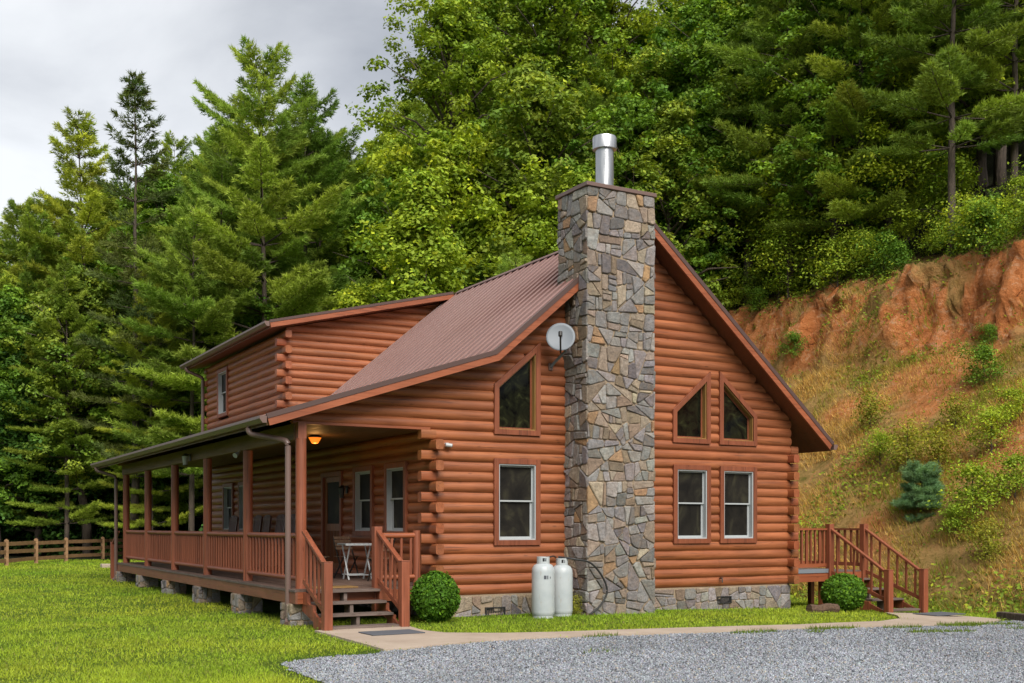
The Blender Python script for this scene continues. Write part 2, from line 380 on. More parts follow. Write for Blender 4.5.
# path and gravel
HI = [(-1.3, -1.6), (-1.42, -2.4), (-1.3, -3.0), (-.56, -3.49), (.36, -3.78), (1.8, -4.02), (2.9, -4.2), (5, -4.38), (7.4, -4.1), (8.7, -3.45), (9.6, -2.6), (10.35, -1.6)]
LO = [(-2.98, -1.6), (-3.0, -2.5), (-3.1, -4.82), (-1.5, -4.40), (0, -4.46), (2.35, -4.92), (4.5, -5.02), (7.7, -5.12), (9.8, -4.6), (11.0, -3.95), (11.9, -3.4), (12.1, -1.6)]
def resample(P, n):
    P = np.array(P); d = np.r_[0, np.cumsum(np.hypot(*np.diff(P, axis=0).T))]; t = np.linspace(0, d[-1], n)
    return np.stack([np.interp(t, d, P[:, 0]), np.interp(t, d, P[:, 1])], 1)
A, B = resample(HI, 80), resample(LO, 80)
b = MB(); vs = []; fs = []
for i in range(80):
    for (p, dz) in ((A[i], -.05), (A[i], .035), (B[i], .035), (B[i], -.05)): vs.append((p[0], p[1], tz(*p) + dz))
for i in range(79):
    k = i * 4; fs += [(k, k + 1, k + 5, k + 4), (k + 1, k + 2, k + 6, k + 5), (k + 2, k + 3, k + 7, k + 6)]
b.add(vs, fs); o = b.build('concrete_path', M['concrete']); tag(o, 'pale tan concrete walk curving between the lawn strip and the gravel', kind='structure')
GP = [(-4.9, -40), (-4.95, -7.6), (-4.87, -6.2), (-4.75, -5.35), (-4.0, -5.08), (-3.1, -4.86), (-1.5, -4.44), (0, -4.5), (2.35, -4.96), (4.5, -5.06), (7.7, -5.15), (9.8, -4.64), (11.2, -3.95), (12.2, -3.55), (14, -3.5), (30, -6), (30, -40)]
def inpoly(x, y, P):
    c = np.zeros(x.shape, bool); n = len(P)
    for i in range(n):
        (x0, y0), (x1, y1) = P[i], P[(i + 1) % n]
        m = (y0 > y) != (y1 > y)
        with np.errstate(divide='ignore', invalid='ignore'): xc = (x1 - x0) * (y - y0) / ((y1 - y0) if y1 != y0 else 1e-9) + x0
        c ^= m & (x < xc)
    return c
PATHP = HI + LO[::-1]
xs = np.r_[np.arange(-5.2, 16, .1), np.arange(16, 31, 1.5)]; ys = np.r_[np.arange(-40, -12, 2), np.arange(-12, -3.3, .1)]
XX, YY = np.meshgrid(xs, ys, indexing='ij'); ZZ = terrain(XX, YY) + .006 + .012 * fbm(XX * 3, YY * 3, 3)
ii = np.arange(XX.size).reshape(XX.shape); Fq = np.stack([ii[:-1, :-1], ii[1:, :-1], ii[1:, 1:], ii[:-1, 1:]], -1).reshape(-1, 4)
cx_ = (XX[:-1, :-1] + .05).ravel(); cy_ = (YY[:-1, :-1] + .05).ravel()
keep = inpoly(cx_ + .22 * (fbm(cx_ * 3, cy_ * 3, 3) - .5), cy_ + .22 * (fbm(cx_ * 3 + 40, cy_ * 3, 3) - .5), GP)
me = raw_mesh('gravel_drive', np.stack([XX, YY, ZZ], -1).reshape(-1, 3), Fq[keep], 4, None, M['gravelbed']); me.shade_smooth()
tag(link('gravel_drive', me), 'grey crushed stone driveway in the foreground', kind='structure')

def scatter_rocks(n, fn):
    pos = fn(n); n = len(pos)
    base = np.array([(1, 0, 0), (-1, 0, 0), (0, 1, 0), (0, -1, 0), (0, 0, 1), (0, 0, -1)], float)
    V = base[None] * (rng.uniform(.5, 1.25, (n, 6, 1))) ; sc_ = rng.uniform(.010, .021, (n, 1, 1)); V = V * sc_ * np.array([1.2, 1, .75])
    # random rotation about all axes
    q = rng.normal(size=(n, 4)); q /= np.linalg.norm(q, axis=1, keepdims=True); a, b_, c, d = q.T
    Rm = np.stack([1 - 2 * (c * c + d * d), 2 * (b_ * c - d * a), 2 * (b_ * d + c * a), 2 * (b_ * c + d * a), 1 - 2 * (b_ * b_ + d * d), 2 * (c * d - b_ * a), 2 * (b_ * d - c * a), 2 * (c * d + b_ * a), 1 - 2 * (b_ * b_ + c * c)], -1).reshape(n, 3, 3)
    V = np.einsum('nij,nkj->nki', Rm, V) + pos[:, None, :]
    tri = np.array([(0, 2, 4), (2, 1, 4), (1, 3, 4), (3, 0, 4), (2, 0, 5), (1, 2, 5), (3, 1, 5), (0, 3, 5)])
    Ft = (tri[None] + (np.arange(n) * 6)[:, None, None]).reshape(-1, 3)
    g = np.clip(rng.normal(.245, .08, (n, 1)) * (.72 + .56 * fbm(pos[:, 0] * .5, pos[:, 1] * .5, 4))[:, None], .06, .6); col = g * np.array([.93, .99, 1.10]) * rng.uniform(.94, 1.06, (n, 3))
    tan = rng.random(n) < .07; col[tan] = col[tan] * np.array([1.25, 1.05, .8])
    return V.reshape(-1, 3), Ft, np.repeat(col, 8, 0)
def gp(n):
    D = 11.6 + (24 - 11.6) * rng.random(n) ** 1.5; be = rng.uniform(255, 1045, n); Rr = (be - 512) / 1110 * D
    x = CAMX + Rr * math.cos(YAW) + D * math.sin(YAW); y = CAMY - Rr * math.sin(YAW) + D * math.cos(YAW)
    k = inpoly(x + .3 * (fbm(x * 3, y * 3, 3) - .5), y + .3 * (fbm(x * 3 + 40, y * 3, 3) - .5), GP); x, y = x[k], y[k]
    return np.stack([x, y, terrain(x, y) + .018], 1)
V, Ft, Cc = scatter_rocks(150000, gp)
tag(link('gravel', raw_mesh('gravel', V, Ft, 3, Cc, M['rock'])), 'loose grey crushed stones covering the driveway', kind='stuff')

# ------------------------------------------------------------------ grass
def blades(pos, hgt, wid, lean, col, nm, label, down=None):
    n = len(pos); az = rng.uniform(0, 2 * np.pi, n); dv = np.stack([np.cos(az), np.sin(az), 0 * az], 1)
    le = rng.uniform(*lean, n)
    tip = pos + dv * (hgt * np.sin(le))[:, None] + np.array([0, 0, 1]) * (hgt * np.cos(le))[:, None]
    if down is not None: tip = tip + down * hgt[:, None]
    fa = rng.uniform(0, 2 * np.pi, n); sv = np.stack([np.cos(fa), np.sin(fa), 0 * fa], 1) * (wid / 2)[:, None]
    V = np.stack([pos - sv, pos + sv, tip], 1).reshape(-1, 3); Fb = np.arange(3 * n).reshape(n, 3)
    return tag(link(nm, raw_mesh(nm, V, Fb, 3, col, M['grass'])), label, kind='stuff')
def lawn_mask(x, y):
    m = ~inpoly(x, y, GP) & ~inpoly(x, y, PATHP) & (x < foot(y) + .5)
    m &= ~((x > -.1) & (x < 9.15) & (y > .05) & (y < 16.2))
    m &= ~((x > -2.6) & (x < 0) & (y > .3) & (y < 15.3))
    return m
n = 620000
D = 11.2 + (52 - 11.2) * rng.random(n) ** 2.1; be = rng.uniform(-30, 1050, n); Rr = (be - 512) / 1110 * D
x = CAMX + Rr * math.cos(YAW) + D * math.sin(YAW); y = CAMY - Rr * math.sin(YAW) + D * math.cos(YAW)
edge = 1 - .75 * inpoly(x + .25, y - .25, GP)
k = lawn_mask(x + .12 * rng.normal(size=n), y + .12 * rng.normal(size=n)) & (rng.random(n) < edge * (.2 + 1.2 * fbm(x * 1.5, y * 1.5, 3))); x, y, D = x[k], y[k], D[k]; n = len(x)
h = rng.uniform(.025, .065, n) * (.5 + 1.2 * fbm(x * .9, y * .9, 4)) * (1 + .012 * (D - 12)); wd = .006 + .00042 * D
pn = np.clip((fbm(x * .38, y * .38, 5) - .5) * 1.6 + .5, 0, 1.1)[:, None]; p2 = fbm(x * 2.2 + 60, y * 2.2, 3)[:, None]
c = np.array([.17, .31, .018]) * (1 - pn) * 1.15 + np.array([.46, .51, .045]) * pn
c = c * rng.uniform(.6, 1.35, (n, 1)) * (.75 + .5 * p2)
straw = rng.random(n) < .05; c[straw] = np.array([.34, .30, .10]) * rng.uniform(.7, 1.1, (straw.sum(), 1))
blades(np.stack([x, y, terrain(x, y) - .005], 1), h, np.full(n, 1.) * wd, (.2, 1.25), c, 'lawn_grass', 'short bright green lawn grass around the cabin')
# clover and broad leaves low in the turf
n = 70000
D = 11.2 + (48 - 11.2) * rng.random(n) ** 2.0; be = rng.uniform(-30, 1050, n); Rr = (be - 512) / 1110 * D
x = CAMX + Rr * math.cos(YAW) + D * math.sin(YAW); y = CAMY - Rr * math.sin(YAW) + D * math.cos(YAW)
k = lawn_mask(x, y) & (rng.random(n) < 1.6 * (fbm(x * 1.1 + 20, y * 1.1, 4) - .28)); x, y, D = x[k], y[k], D[k]; n = len(x)
nr = rng.normal(0, .35, (n, 3)) + np.array([0, -.1, .9]); nr /= np.linalg.norm(nr, axis=1, keepdims=True)
cc0 = np.stack([x, y, terrain(x, y) + .015 + .05 * rng.random(n)], 1); a_ = np.cross(nr, rng.normal(size=(n, 3))); a_ /= np.linalg.norm(a_, axis=1, keepdims=True); b_ = np.cross(nr, a_); s_ = ((.006 + .0005 * D) * rng.uniform(.6, 1.3, n))[:, None]
V = np.stack([cc0 - a_ * s_, cc0 + b_ * s_ * .7, cc0 + a_ * s_, cc0 - b_ * s_ * .7], 1).reshape(-1, 3)
p3 = fbm(x * .6 + 11, y * .6, 4)[:, None]
c = (np.array([.16, .30, .03]) * (1 - p3) + np.array([.40, .46, .06]) * p3) * rng.uniform(.6, 1.2, (n, 1))
tag(link('clover', raw_mesh('clover', V, np.arange(4 * n).reshape(n, 4), 4, c, M['grass'])), 'low clover and broad leaves mixed into the lawn', kind='stuff')
# weeds in the gravel and clover patches
def weed(cx0, cy0, rx, ry, n):
    r = np.sqrt(rng.random(n)); a = rng.uniform(0, 6.283, n); return cx0 + rx * r * np.cos(a), cy0 + ry * r * np.sin(a)
pp = [weed(*a) for a in [(3.2, -5.25, .5, .13, 260), (5.0, -5.2, .6, .14, 420), (6.6, -5.35, .5, .12, 260), (8.3, -5.15, .6, .2, 500), (8.9, -4.95, .4, .15, 300), (6.2, -6.2, .5, .15, 260), (6.9, -6.3, .4, .1, 150), (4.2, -5.6, .2, .1, 80), (9.9, -4.9, .6, .2, 300), (.6, -4.65, .35, .08, 120), (-.6, -6.4, .3, .1, 60), (9.2, -5.9, .5, .2, 160)]]
x = np.concatenate([p[0] for p in pp]); y = np.concatenate([p[1] for p in pp]); n = len(x)
c = np.array([.14, .21, .02]) * rng.uniform(.6, 1.3, (n, 1)) * np.array([1, 1, 1])
blades(np.stack([x, y, terrain(x, y) + .01], 1), rng.uniform(.04, .11, n), np.full(n, .016), (.1, 1.1), c, 'gravel_weeds', 'thin tufts of grass growing through the gravel')
# dry bank grass
n = 260000
x = rng.uniform(12.8, 27.5, n); y = rng.uniform(-6, 26, n)
cl = fbm(x * .9 + 3, y * .9, 4); u = x - foot(y)
k = (u > .1 - .8 * rng.random(n)) & (u < 12.0) & (rng.random(n) < (cl - .33) * 3.0 * (1.2 - .8 * sst(.51, .62, fbm(x * .45 + 9, y * .45, 5)))); x, y, cl, u = x[k], y[k], cl[k], u[k]; n = len(x)
# gather into tufts
x = np.round(x / .22 + rng.normal(0, .22, n)) * .22 + rng.normal(0, .045, n); y = np.round(y / .22 + rng.normal(0, .22, n)) * .22 + rng.normal(0, .045, n)
gpat = fbm(x * .4 + 30, y * .4, 4)[:, None]; gg = np.clip((gpat - .5) * 7 + rng.normal(0, .35, (n, 1)) + .9 * np.exp(-np.clip(u, 0, 99) / .7)[:, None], 0, 1)
c = np.array([.72, .49, .15]) * (1 - gg) + np.array([.26, .30, .03]) * gg
c = c * rng.uniform(.45, 1.35, (n, 1)); rr = rng.random(n) < .18; c[rr] = np.array([.42, .19, .07]) * rng.uniform(.6, 1.2, (rr.sum(), 1))
blades(np.stack([x, y, terrain(x, y) - .03], 1), rng.uniform(.12, .42, n), rng.uniform(.014, .03, n), (.1, .9), c, 'bank_grass', 'dry straw coloured grass tufts covering the steep bank', down=np.array([-.35, 0, -.1]))

# leafy weeds in patches on the bank and along its foot
n = 90000
x = rng.uniform(12.6, 28.0, n); y = rng.uniform(-6, 30, n); u = x - foot(y)
pw = fbm(x * .55 + 70, y * .55, 4); k = (u > -.6) & (u < 13.5) & ((pw > .615) | ((u < .9) & (rng.random(n) < .35)) | ((u > 10.6) & (u < 11.5) & (fbm(x * 1.1 + 33, y * 1.1, 4) > .5)) | ((u > 11.4) & (fbm(x * 1.1 + 33, y * 1.1, 4) > .63)) | ((u > 12.4) & (rng.random(n) < .5)) | (rng.random(n) < .03)); x, y = x[k], y[k]; n = len(x)
x = np.round(x / .3 + rng.normal(0, .2, n)) * .3 + rng.normal(0, .09, n); y = np.round(y / .3 + rng.normal(0, .2, n)) * .3 + rng.normal(0, .09, n)
nr = rng.normal(0, .5, (n, 3)) + np.array([-.4, -.2, .9]); nr /= np.linalg.norm(nr, axis=1, keepdims=True)
cc0 = np.stack([x, y, terrain(x, y) + rng.random(n) ** 1.5 * .30], 1); a_ = np.cross(nr, rng.normal(size=(n, 3))); a_ /= np.linalg.norm(a_, axis=1, keepdims=True); b_ = np.cross(nr, a_); s_ = rng.uniform(.03, .075, n)[:, None]
V = np.stack([cc0 - a_ * s_, cc0 + b_ * s_ * .6, cc0 + a_ * s_, cc0 - b_ * s_ * .6], 1).reshape(-1, 3)
c = np.array([.17, .25, .022]) * rng.uniform(.5, 1.5, (n, 1)); yl = rng.random(n) < .3; c[yl] *= np.array([1.7, 1.3, 1])
tag(link('bank_weeds', raw_mesh('bank_weeds', V, np.arange(4 * n).reshape(n, 4), 4, c, M['grass'])), 'low leafy green weeds in patches over the bank and the clay cut', kind='stuff')

# ------------------------------------------------------------------ the log cabin
house = thing('log_cabin', 'reddish brown log cabin with stone chimney, covered porch and ribbed metal roof', 'cabin', (0, 0, 0))
ZB, CO = .41, .1977            # bottom of the logs, height of one course
WR, LEN = 8.97, 16.2            # right wall, back wall
RX, RZ = 4.6, 8.12
KX = 1.0; KZ = RZ - .85 * (RX - KX)
EX, EZ = -3.45, KZ - .321 * (KX + 3.45)
TX = 9.87; TZ = RZ - .85 * (TX - RX)
def rooftop(x): return RZ - .85 * abs(x - RX) if x > KX else KZ - .321 * (KX - x)
def rinv_left(z):  return KX + (z - KZ) / .85 if z > KZ else KX + (z - KZ) / .321
def rinv_right(z): return RX + (RZ - z) / .85
UND = .20                       # roof build-up below the top sheet
NP = 9
def profile():
    return [(-1 + 2 * i / (NP - 1)) for i in range(NP)]
def poly_iv(P, z):
    us = []
    for i in range(len(P)):
        (u0, z0), (u1, z1) = P[i], P[(i + 1) % len(P)]
        if (z0 > z) != (z1 > z): us.append(u0 + (u1 - u0) * (z - z0) / (z1 - z0))
    us.sort(); return [(us[i], us[i + 1]) for i in range(0, len(us) - 1, 2)]
def subtract(iv, cut):
    o = []
    for a, b_ in iv:
        for c, d in cut:
            pass
        segs = [(a, b_)]
        for c, d in cut:
            ns = []
            for s, e in segs:
                if d <= s or c >= e: ns.append((s, e)); continue
                if c > s: ns.append((s, c))
                if d < e: ns.append((d, e))
            segs = ns
        o += segs
    return o
def log_rows(mb, basefn, openings, rows, place, bulge=.047, z0=ZB, joints=True):
    """rounded log courses; place(u, out, z) -> point; out is the outward offset of the face"""
    for k in range(rows):
        zc = z0 + CO * (k + .5)
        wob = random.uniform(-.006, .006); bl = bulge * random.uniform(.9, 1.1)
        def ivs(z):
            cut = []
            for P in openings: cut += poly_iv(P, z)
            return [s for s in subtract(basefn(z, k), cut) if s[1] - s[0] > .03]
        centre = ivs(zc)
        zs = [zc + t * CO / 2 * .995 for t in profile()]
        per = [ivs(z) for z in zs]
        for si, seg in enumerate(centre):
            pts = [seg[0]]
            if joints and seg[1] - seg[0] > 4.5: pts.append(random.uniform(seg[0] + 1.5, seg[1] - 1.5))
            pts.append(seg[1])
            for j in range(len(pts) - 1):
                mb.cur = (lambda g: (g, g * random.uniform(.97, 1.03), g * random.uniform(.96, 1.04)))(random.uniform(.9, 1.08))
                vs = []
                for t, z, pi in zip(profile(), zs, per):
                    a, e = (pi[si] if len(pi) == len(centre) else seg)
                    a = a if j == 0 else pts[j] + .001; e = e if j == len(pts) - 2 else pts[j + 1] - .001
                    if e < a: e = a + .002
                    o_ = bl * (1 - abs(t) ** 2.4) + wob
                    m = max(2, int((seg[1] - seg[0]) / .5))
                    vs.append([place(a + (e - a) * q / m, o_ + .006 * math.sin(3.1 * (a + (e - a) * q / m) + k * 2.3), z) for q in range(m + 1)] + [place(e, -.05, z), place(a, -.05, z)])
                n = len(vs[0]); flat = [p for r in vs for p in r]; fs = []
                for i in range(NP - 1):
                    for q in range(n): fs.append((i * n + q, i * n + (q + 1) % n, (i + 1) * n + (q + 1) % n, (i + 1) * n + q))
                fs.append(tuple(range(n))); fs.append(tuple((NP - 1) * n + q for q in range(n)))
                mb.add(flat, fs)
def log_end(mb, k, ax, u, a0, a1, z0=ZB, r=.085):
    """squared-round projecting log end of course k along axis ax, centred at u on the other axis"""
    zc = z0 + CO * (k + .5); n = 16; P = []
    for i in range(n):
        t = 2 * math.pi * i / n; c, s_ = math.cos(t), math.sin(t)
        P.append((u + r * math.copysign(abs(c) ** .38, c), zc + CO * .485 * math.copysign(abs(s_) ** .55, s_)))
    mb.cur = tuple(random.uniform(.9, 1.1) * c for c in (1, 1, 1))
    if ax == 1: mb.prism([(p[0], p[1]) for p in P], 1, a0, a1)
    else: mb.prism([(p[0], p[1]) for p in P], 0, a0, a1)

def rect(u0, u1, z0, z1): return [(u0, z0), (u1, z0), (u1, z1), (u0, z1)]
FRONT_W = [(1.22, 2.27, 1.36, 3.06), (5.61, 6.63, 1.36, 3.06), (6.90, 7.96, 1.36, 3.06)]
TRI = [[(x_ - .035, z_) for x_, z_ in P_] for P_ in [[(1.26, 3.53), (2.31, 3.53), (2.31, 5.40), (1.26, 4.50)], [(5.63, 3.53), (6.66, 3.53), (6.66, 5.12), (5.63, 4.24)], [(6.92, 3.53), (8.0, 3.53), (8.0, 4.22), (6.92, 5.14)]]]
def shrink(P, d):
    # inset of a convex polygon (counter clockwise)
    n = len(P); o = []
    for i in range(n):
        p0, p1, p2 = Vector(P[i - 1]), Vector(P[i]), Vector(P[(i + 1) % n])
        e1 = (p1 - p0).normalized(); e2 = (p2 - p1).normalized(); n1 = Vector((-e1.y, e1.x)); n2 = Vector((-e2.y, e2.x))
        k = (n1 + n2); k = k / max(.2, k.dot(n1)); o.append(tuple(p1 + k * d))
    return o
CHX0, CHX1, CHY = 2.91, 4.50, -.81
opn = [shrink(rect(*w_), .03) for w_ in FRONT_W] + [shrink(P, .03) for P in TRI] + [rect(CHX0, CHX1, -1, 9)]
def gable_base(lo, right):
    def f(z, k):
        a = -.10 if z < ZB + 16 * CO else max(lo, rinv_left(z + UND) + .02)
        if z >= ZB + 16 * CO and a < -2.85: a = -2.85
        e = min(right, rinv_right(z + UND) - .02)
        return [(a, e)] if e > a else []
    return f
ROWS = 38
mb = MB()
log_rows(mb, gable_base(-2.85, WR + .06), opn, ROWS, lambda u, o_, z: (u, -o_, z))
for k in range(16):
    if k % 2: log_end(mb, k, 0, .03, -.33, -.02); log_end(mb, k, 0, .03, WR + .05, WR + .27)
fw = mb.build('log_wall', M['logx'], house, smooth=True, tint=True)
# backing so no gaps show between the courses
mb = MB()
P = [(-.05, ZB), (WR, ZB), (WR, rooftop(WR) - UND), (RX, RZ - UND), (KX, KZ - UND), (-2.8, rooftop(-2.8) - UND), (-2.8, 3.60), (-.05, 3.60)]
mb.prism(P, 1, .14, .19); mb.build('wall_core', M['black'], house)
mb = MB(); mb.prism(P, 1, LEN - .1, LEN - .045); mb.build('wall_core', M['jamb'], house)
# left wall (porch side), right wall, back wall
SIDE_W = [(1.12, 2.19, 1.53, 3.02), (2.82, 3.92, 1.53, 3.02), (11.75, 12.85, 1.53, 3.0), (13.4, 14.5, 1.53, 3.0)]
DOOR = (4.62, 5.92, .66, 2.98)
sop = [shrink(rect(*w_), .03) for w_ in SIDE_W] + [shrink(rect(*DOOR), .03)]
mb = MB()
log_rows(mb, lambda z, k: [(0.02, LEN)], sop, 16, lambda u, o_, z: (-.05 - o_, u, z))
for k in range(16):
    if k % 2 == 0: log_end(mb, k, 1, -.035, -.24, .05); log_end(mb, k, 1, -.035, LEN - .05, LEN + .25)
mb.build('log_wall', M['logy'], house, smooth=True, tint=True)
mb = MB()
log_rows(mb, lambda z, k: [(0.02, LEN)], [], 18, lambda u, o_, z: (WR + .05 + o_, u, z))
for k in range(16):
    if k % 2 == 0: log_end(mb, k, 1, WR + .035, -.24, .05); log_end(mb, k, 1, WR + .035, LEN - .05, LEN + .25)
mb.build('log_wall', M['logy'], house, smooth=True, tint=True)
mb = MB()
log_rows(mb, gable_base(-2.85, WR + .06), [], ROWS, lambda u, o_, z: (u, LEN + o_, z))
mb.build('log_wall', M['logx'], house, smooth=True, tint=True)
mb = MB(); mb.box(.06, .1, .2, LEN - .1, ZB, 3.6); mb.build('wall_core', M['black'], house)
mb = MB(); mb.box(WR, WR + .04, .2, LEN - .1, ZB, 4.0); mb.build('wall_core', M['jamb'], house)
mb = MB(); mb.box(.0, WR, .11, LEN - .11, ZB + .18, ZB + .24); mb.build('cabin_floor', M['deck'], house)

# dormer
DY, DX = 8.6, -.12
DE, DEZ = -.66, 6.88
dsl = (RZ + .03 - DEZ) / (RX - DE)
def dtop(x): return DEZ + dsl * (x - DE)
def dbase(z, k):
    a = DX + .02; 
    e = rinv_left(z - .0) if z > KZ else (KX + (z - KZ) / .321)
    if z > dtop(DX) - UND: a = max(a, DE + (z + UND - DEZ) / dsl)
    return [(a, e)] if e > a + .05 else []
mb = MB(); ZD = ZB + 21 * CO
log_rows(mb, dbase, [], 17, lambda u, o_, z: (u, DY - o_, z), z0=ZD, joints=False)
for k in range(0, 11):
    if k % 2: log_end(mb, k, 0, DY + .03, DX - .23, DX + .02, z0=ZD)
mb.build('log_wall', M['logx'], house, smooth=True, tint=True)
mb = MB(); DW = (13.75, 14.85, 5.02, 6.47)
log_rows(mb, lambda z, k: [(DY + .02, LEN)], [shrink(rect(*DW), .03)], 11, lambda u, o_, z: (DX - o_, u, z), z0=ZD)
for k in range(0, 11):
    if k % 2 == 0: log_end(mb, k, 1, DX + .02, DY - .24, DY + .05, z0=ZD); log_end(mb, k, 1, DX + .02, LEN - .05, LEN + .25, z0=ZD)
mb.build('log_wall', M['logy'], house, smooth=True, tint=True)
mb = MB(); mb.prism([(DX + .03, 4.5), (4.0, 7.55), (3.9, dtop(3.9) - UND - .02), (DX + .03, dtop(DX) - UND)], 1, DY + .03, DY + .07)
mb.build('wall_core', M['jamb'], house)
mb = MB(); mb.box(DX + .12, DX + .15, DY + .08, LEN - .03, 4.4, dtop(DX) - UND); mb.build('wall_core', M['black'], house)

# roof sheets with ribs
Y0, Y1 = -.5, 16.55
def sheet(mb, p, q, y0, y1, rib=.33, th=.05):
    (xa, za), (xb, zb) = p, q; L_ = math.hypot(xb - xa, zb - za); nx_, nz_ = -(zb - za) / L_, (xb - xa) / L_
    if nz_ < 0: nx_, nz_ = -nx_, -nz_
    n = max(1, int((y1 - y0) / rib)); prof = [(y0, 0)]
    for i in range(n):
        yc = y0 + (i + .5) * (y1 - y0) / n
        hh = .016
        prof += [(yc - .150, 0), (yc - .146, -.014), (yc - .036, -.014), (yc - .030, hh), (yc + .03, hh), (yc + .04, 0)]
    prof.append((y1, 0)); vs = []; fs = []
    for (x_, z_) in (p, q):
        for (y_, h_) in prof: vs.append((x_ + nx_ * h_, y_, z_ + nz_ * h_))
    m = len(prof)
    for i in range(m - 1):
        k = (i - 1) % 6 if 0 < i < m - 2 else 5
        mb.cur = (.40, .36, .36) if k in (0, 1, 2) else ((1.16,) * 3 if k == 3 else (1,) * 3); mb.add([vs[i], vs[i + 1], vs[m + i + 1], vs[m + i]], [(0, 1, 2, 3)])  # rib shading painted into tint: dark groove and near side, lighter rib top
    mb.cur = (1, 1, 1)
    # underside
    mb.add([(x_ - nx_ * th, y_, z_ - nz_ * th) for (x_, z_) in (p, q) for y_ in (y0, y1)], [(0, 1, 3, 2)])
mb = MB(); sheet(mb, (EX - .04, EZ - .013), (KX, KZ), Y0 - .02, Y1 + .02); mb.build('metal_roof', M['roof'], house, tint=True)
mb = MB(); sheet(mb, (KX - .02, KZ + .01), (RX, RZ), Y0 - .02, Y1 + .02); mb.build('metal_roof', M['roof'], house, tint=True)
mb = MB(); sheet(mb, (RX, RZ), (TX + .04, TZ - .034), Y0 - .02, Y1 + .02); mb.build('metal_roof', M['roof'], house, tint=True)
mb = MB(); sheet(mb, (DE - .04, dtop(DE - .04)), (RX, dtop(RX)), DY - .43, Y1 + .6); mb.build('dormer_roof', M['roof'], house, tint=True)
mb = MB(); mb.prism([(RX - .10, RZ - .05), (RX, RZ + .032), (RX + .10, RZ - .05), (RX + .10, RZ - .035), (RX, RZ + .046), (RX - .10, RZ - .035)], 1, Y0 - .04, DY - .5); mb.build('ridge_cap', M['ridge'], house)
# solid deck under the sheets (boards and rafters)
def slab(mb, p, q, y0, y1, t0, t1):
    t0 = t0 + .022
    (xa, za), (xb, zb) = p, q; mb.prism([(xa, za - t0), (xb, zb - t0), (xb, zb - t1), (xa, za - t1)], 1, y0, y1)
mb = MB(); slab(mb, (EX + .02, EZ + .006), (KX, KZ), Y0 + .04, Y1 - .04, .035, UND - .02); mb.build('roof_soffit', M['soffit'], house)
mb = MB(); slab(mb, (KX, KZ), (RX, RZ), Y0 + .04, Y1 - .04, .045, UND - .01); slab(mb, (RX, RZ), (TX - .02, rooftop(TX - .02)), Y0 + .04, Y1 - .04, .045, UND - .01); mb.build('roof_soffit', M['soffitx'], house)
mb = MB(); slab(mb, (DE + .02, dtop(DE + .02)), (RX - .15, dtop(RX - .15)), DY - .37, Y1 + .53, .035, UND - .02); mb.build('roof_soffit', M['soffitx'], house)
# rake trim: a dark metal edge above a stained board, front and back
def rake(pts, y, out, h1=.06, h2=.125):
    mt, bd = MB(), MB(); yo = y + out * .028
    V2 = [Vector(p) for p in pts]; N = []
    for p, q in zip(V2[:-1], V2[1:]):
        d = (q - p).normalized(); n = Vector((-d.y, d.x)); N.append(n if n.y > 0 else -n)
    mit = [N[0]] + [(a + c) / (1 + a.dot(c)) for a, c in zip(N[:-1], N[1:])] + [N[-1]]
    def strip(t, b_, ya, yb, tgt):
        P = [tuple(p + m * t) for p, m in zip(V2, mit)] + [tuple(p + m * b_) for p, m in reversed(list(zip(V2, mit)))]
        n = len(V2); ya, yb = min(ya, yb), max(ya, yb)
        vs = [(p[0], yy, p[1]) for yy in (ya, yb) for p in P]; m = 2 * n; fs = []
        for k in range(n - 1):
            a, e, c, d = k, k + 1, m - 2 - k, m - 1 - k
            fs += [(a, e, c, d), (m + d, m + c, m + e, m + a)]
        fs += [(k, (k + 1) % m, m + (k + 1) % m, m + k) for k in range(m)]
        tgt.add(vs, fs)
    strip(.026, -h1, y - out * .01, yo + out * .012, mt)
    strip(-h1 - .002, -h1 - h2, y - out * .02, yo, bd)
    mt.build('rake_trim', M['trimmetal'], house); bd.build('rake_board', M['trimx'], house)
for y, o_ in ((Y0, -1), (Y1, 1)):
    rake([(EX, EZ), (KX, KZ), (RX, RZ)], y, o_); rake([(RX, RZ), (TX, TZ)], y, o_)
rake([(DE, dtop(DE)), (RX - .12, dtop(RX - .12))], DY - .41, -1, h1=.04)
rake([(DE, dtop(DE)), (RX - .12, dtop(RX - .12))], Y1 + .57, 1, h1=.04)
# gutters
def gutter(x, z, y0, y1, s=-1, name='gutter'):
    mb = MB(); P = [(0, 0), (0, -.12), (.075 * s, -.12), (.125 * s, -.05), (.125 * s, 0), (.117 * s, 0), (.117 * s, -.046), (.072 * s, -.112), (.008 * s, -.112), (.008 * s, 0)]
    mb.prism([(x + a, z + b_) for a, b_ in P], 1, y0, y1)
    mb.prism([(x + a, z + b_) for a, b_ in [(0, 0), (0, -.12), (.075 * s, -.12), (.125 * s, -.05), (.125 * s, 0)]], 1, y0 - .012, y0 - .002)
    mb.prism([(x + a, z + b_) for a, b_ in [(0, 0), (0, -.12), (.075 * s, -.12), (.125 * s, -.05), (.125 * s, 0)]], 1, y1 + .002, y1 + .012)
    return mb.build(name, M['gutter'], house)
gutter(EX, EZ - .015, Y0 - .03, Y1 + .03); gutter(TX, TZ - .03, Y0 - .03, Y1 + .03, 1); gutter(DE, DEZ - .01, DY - .42, Y1 + .58)
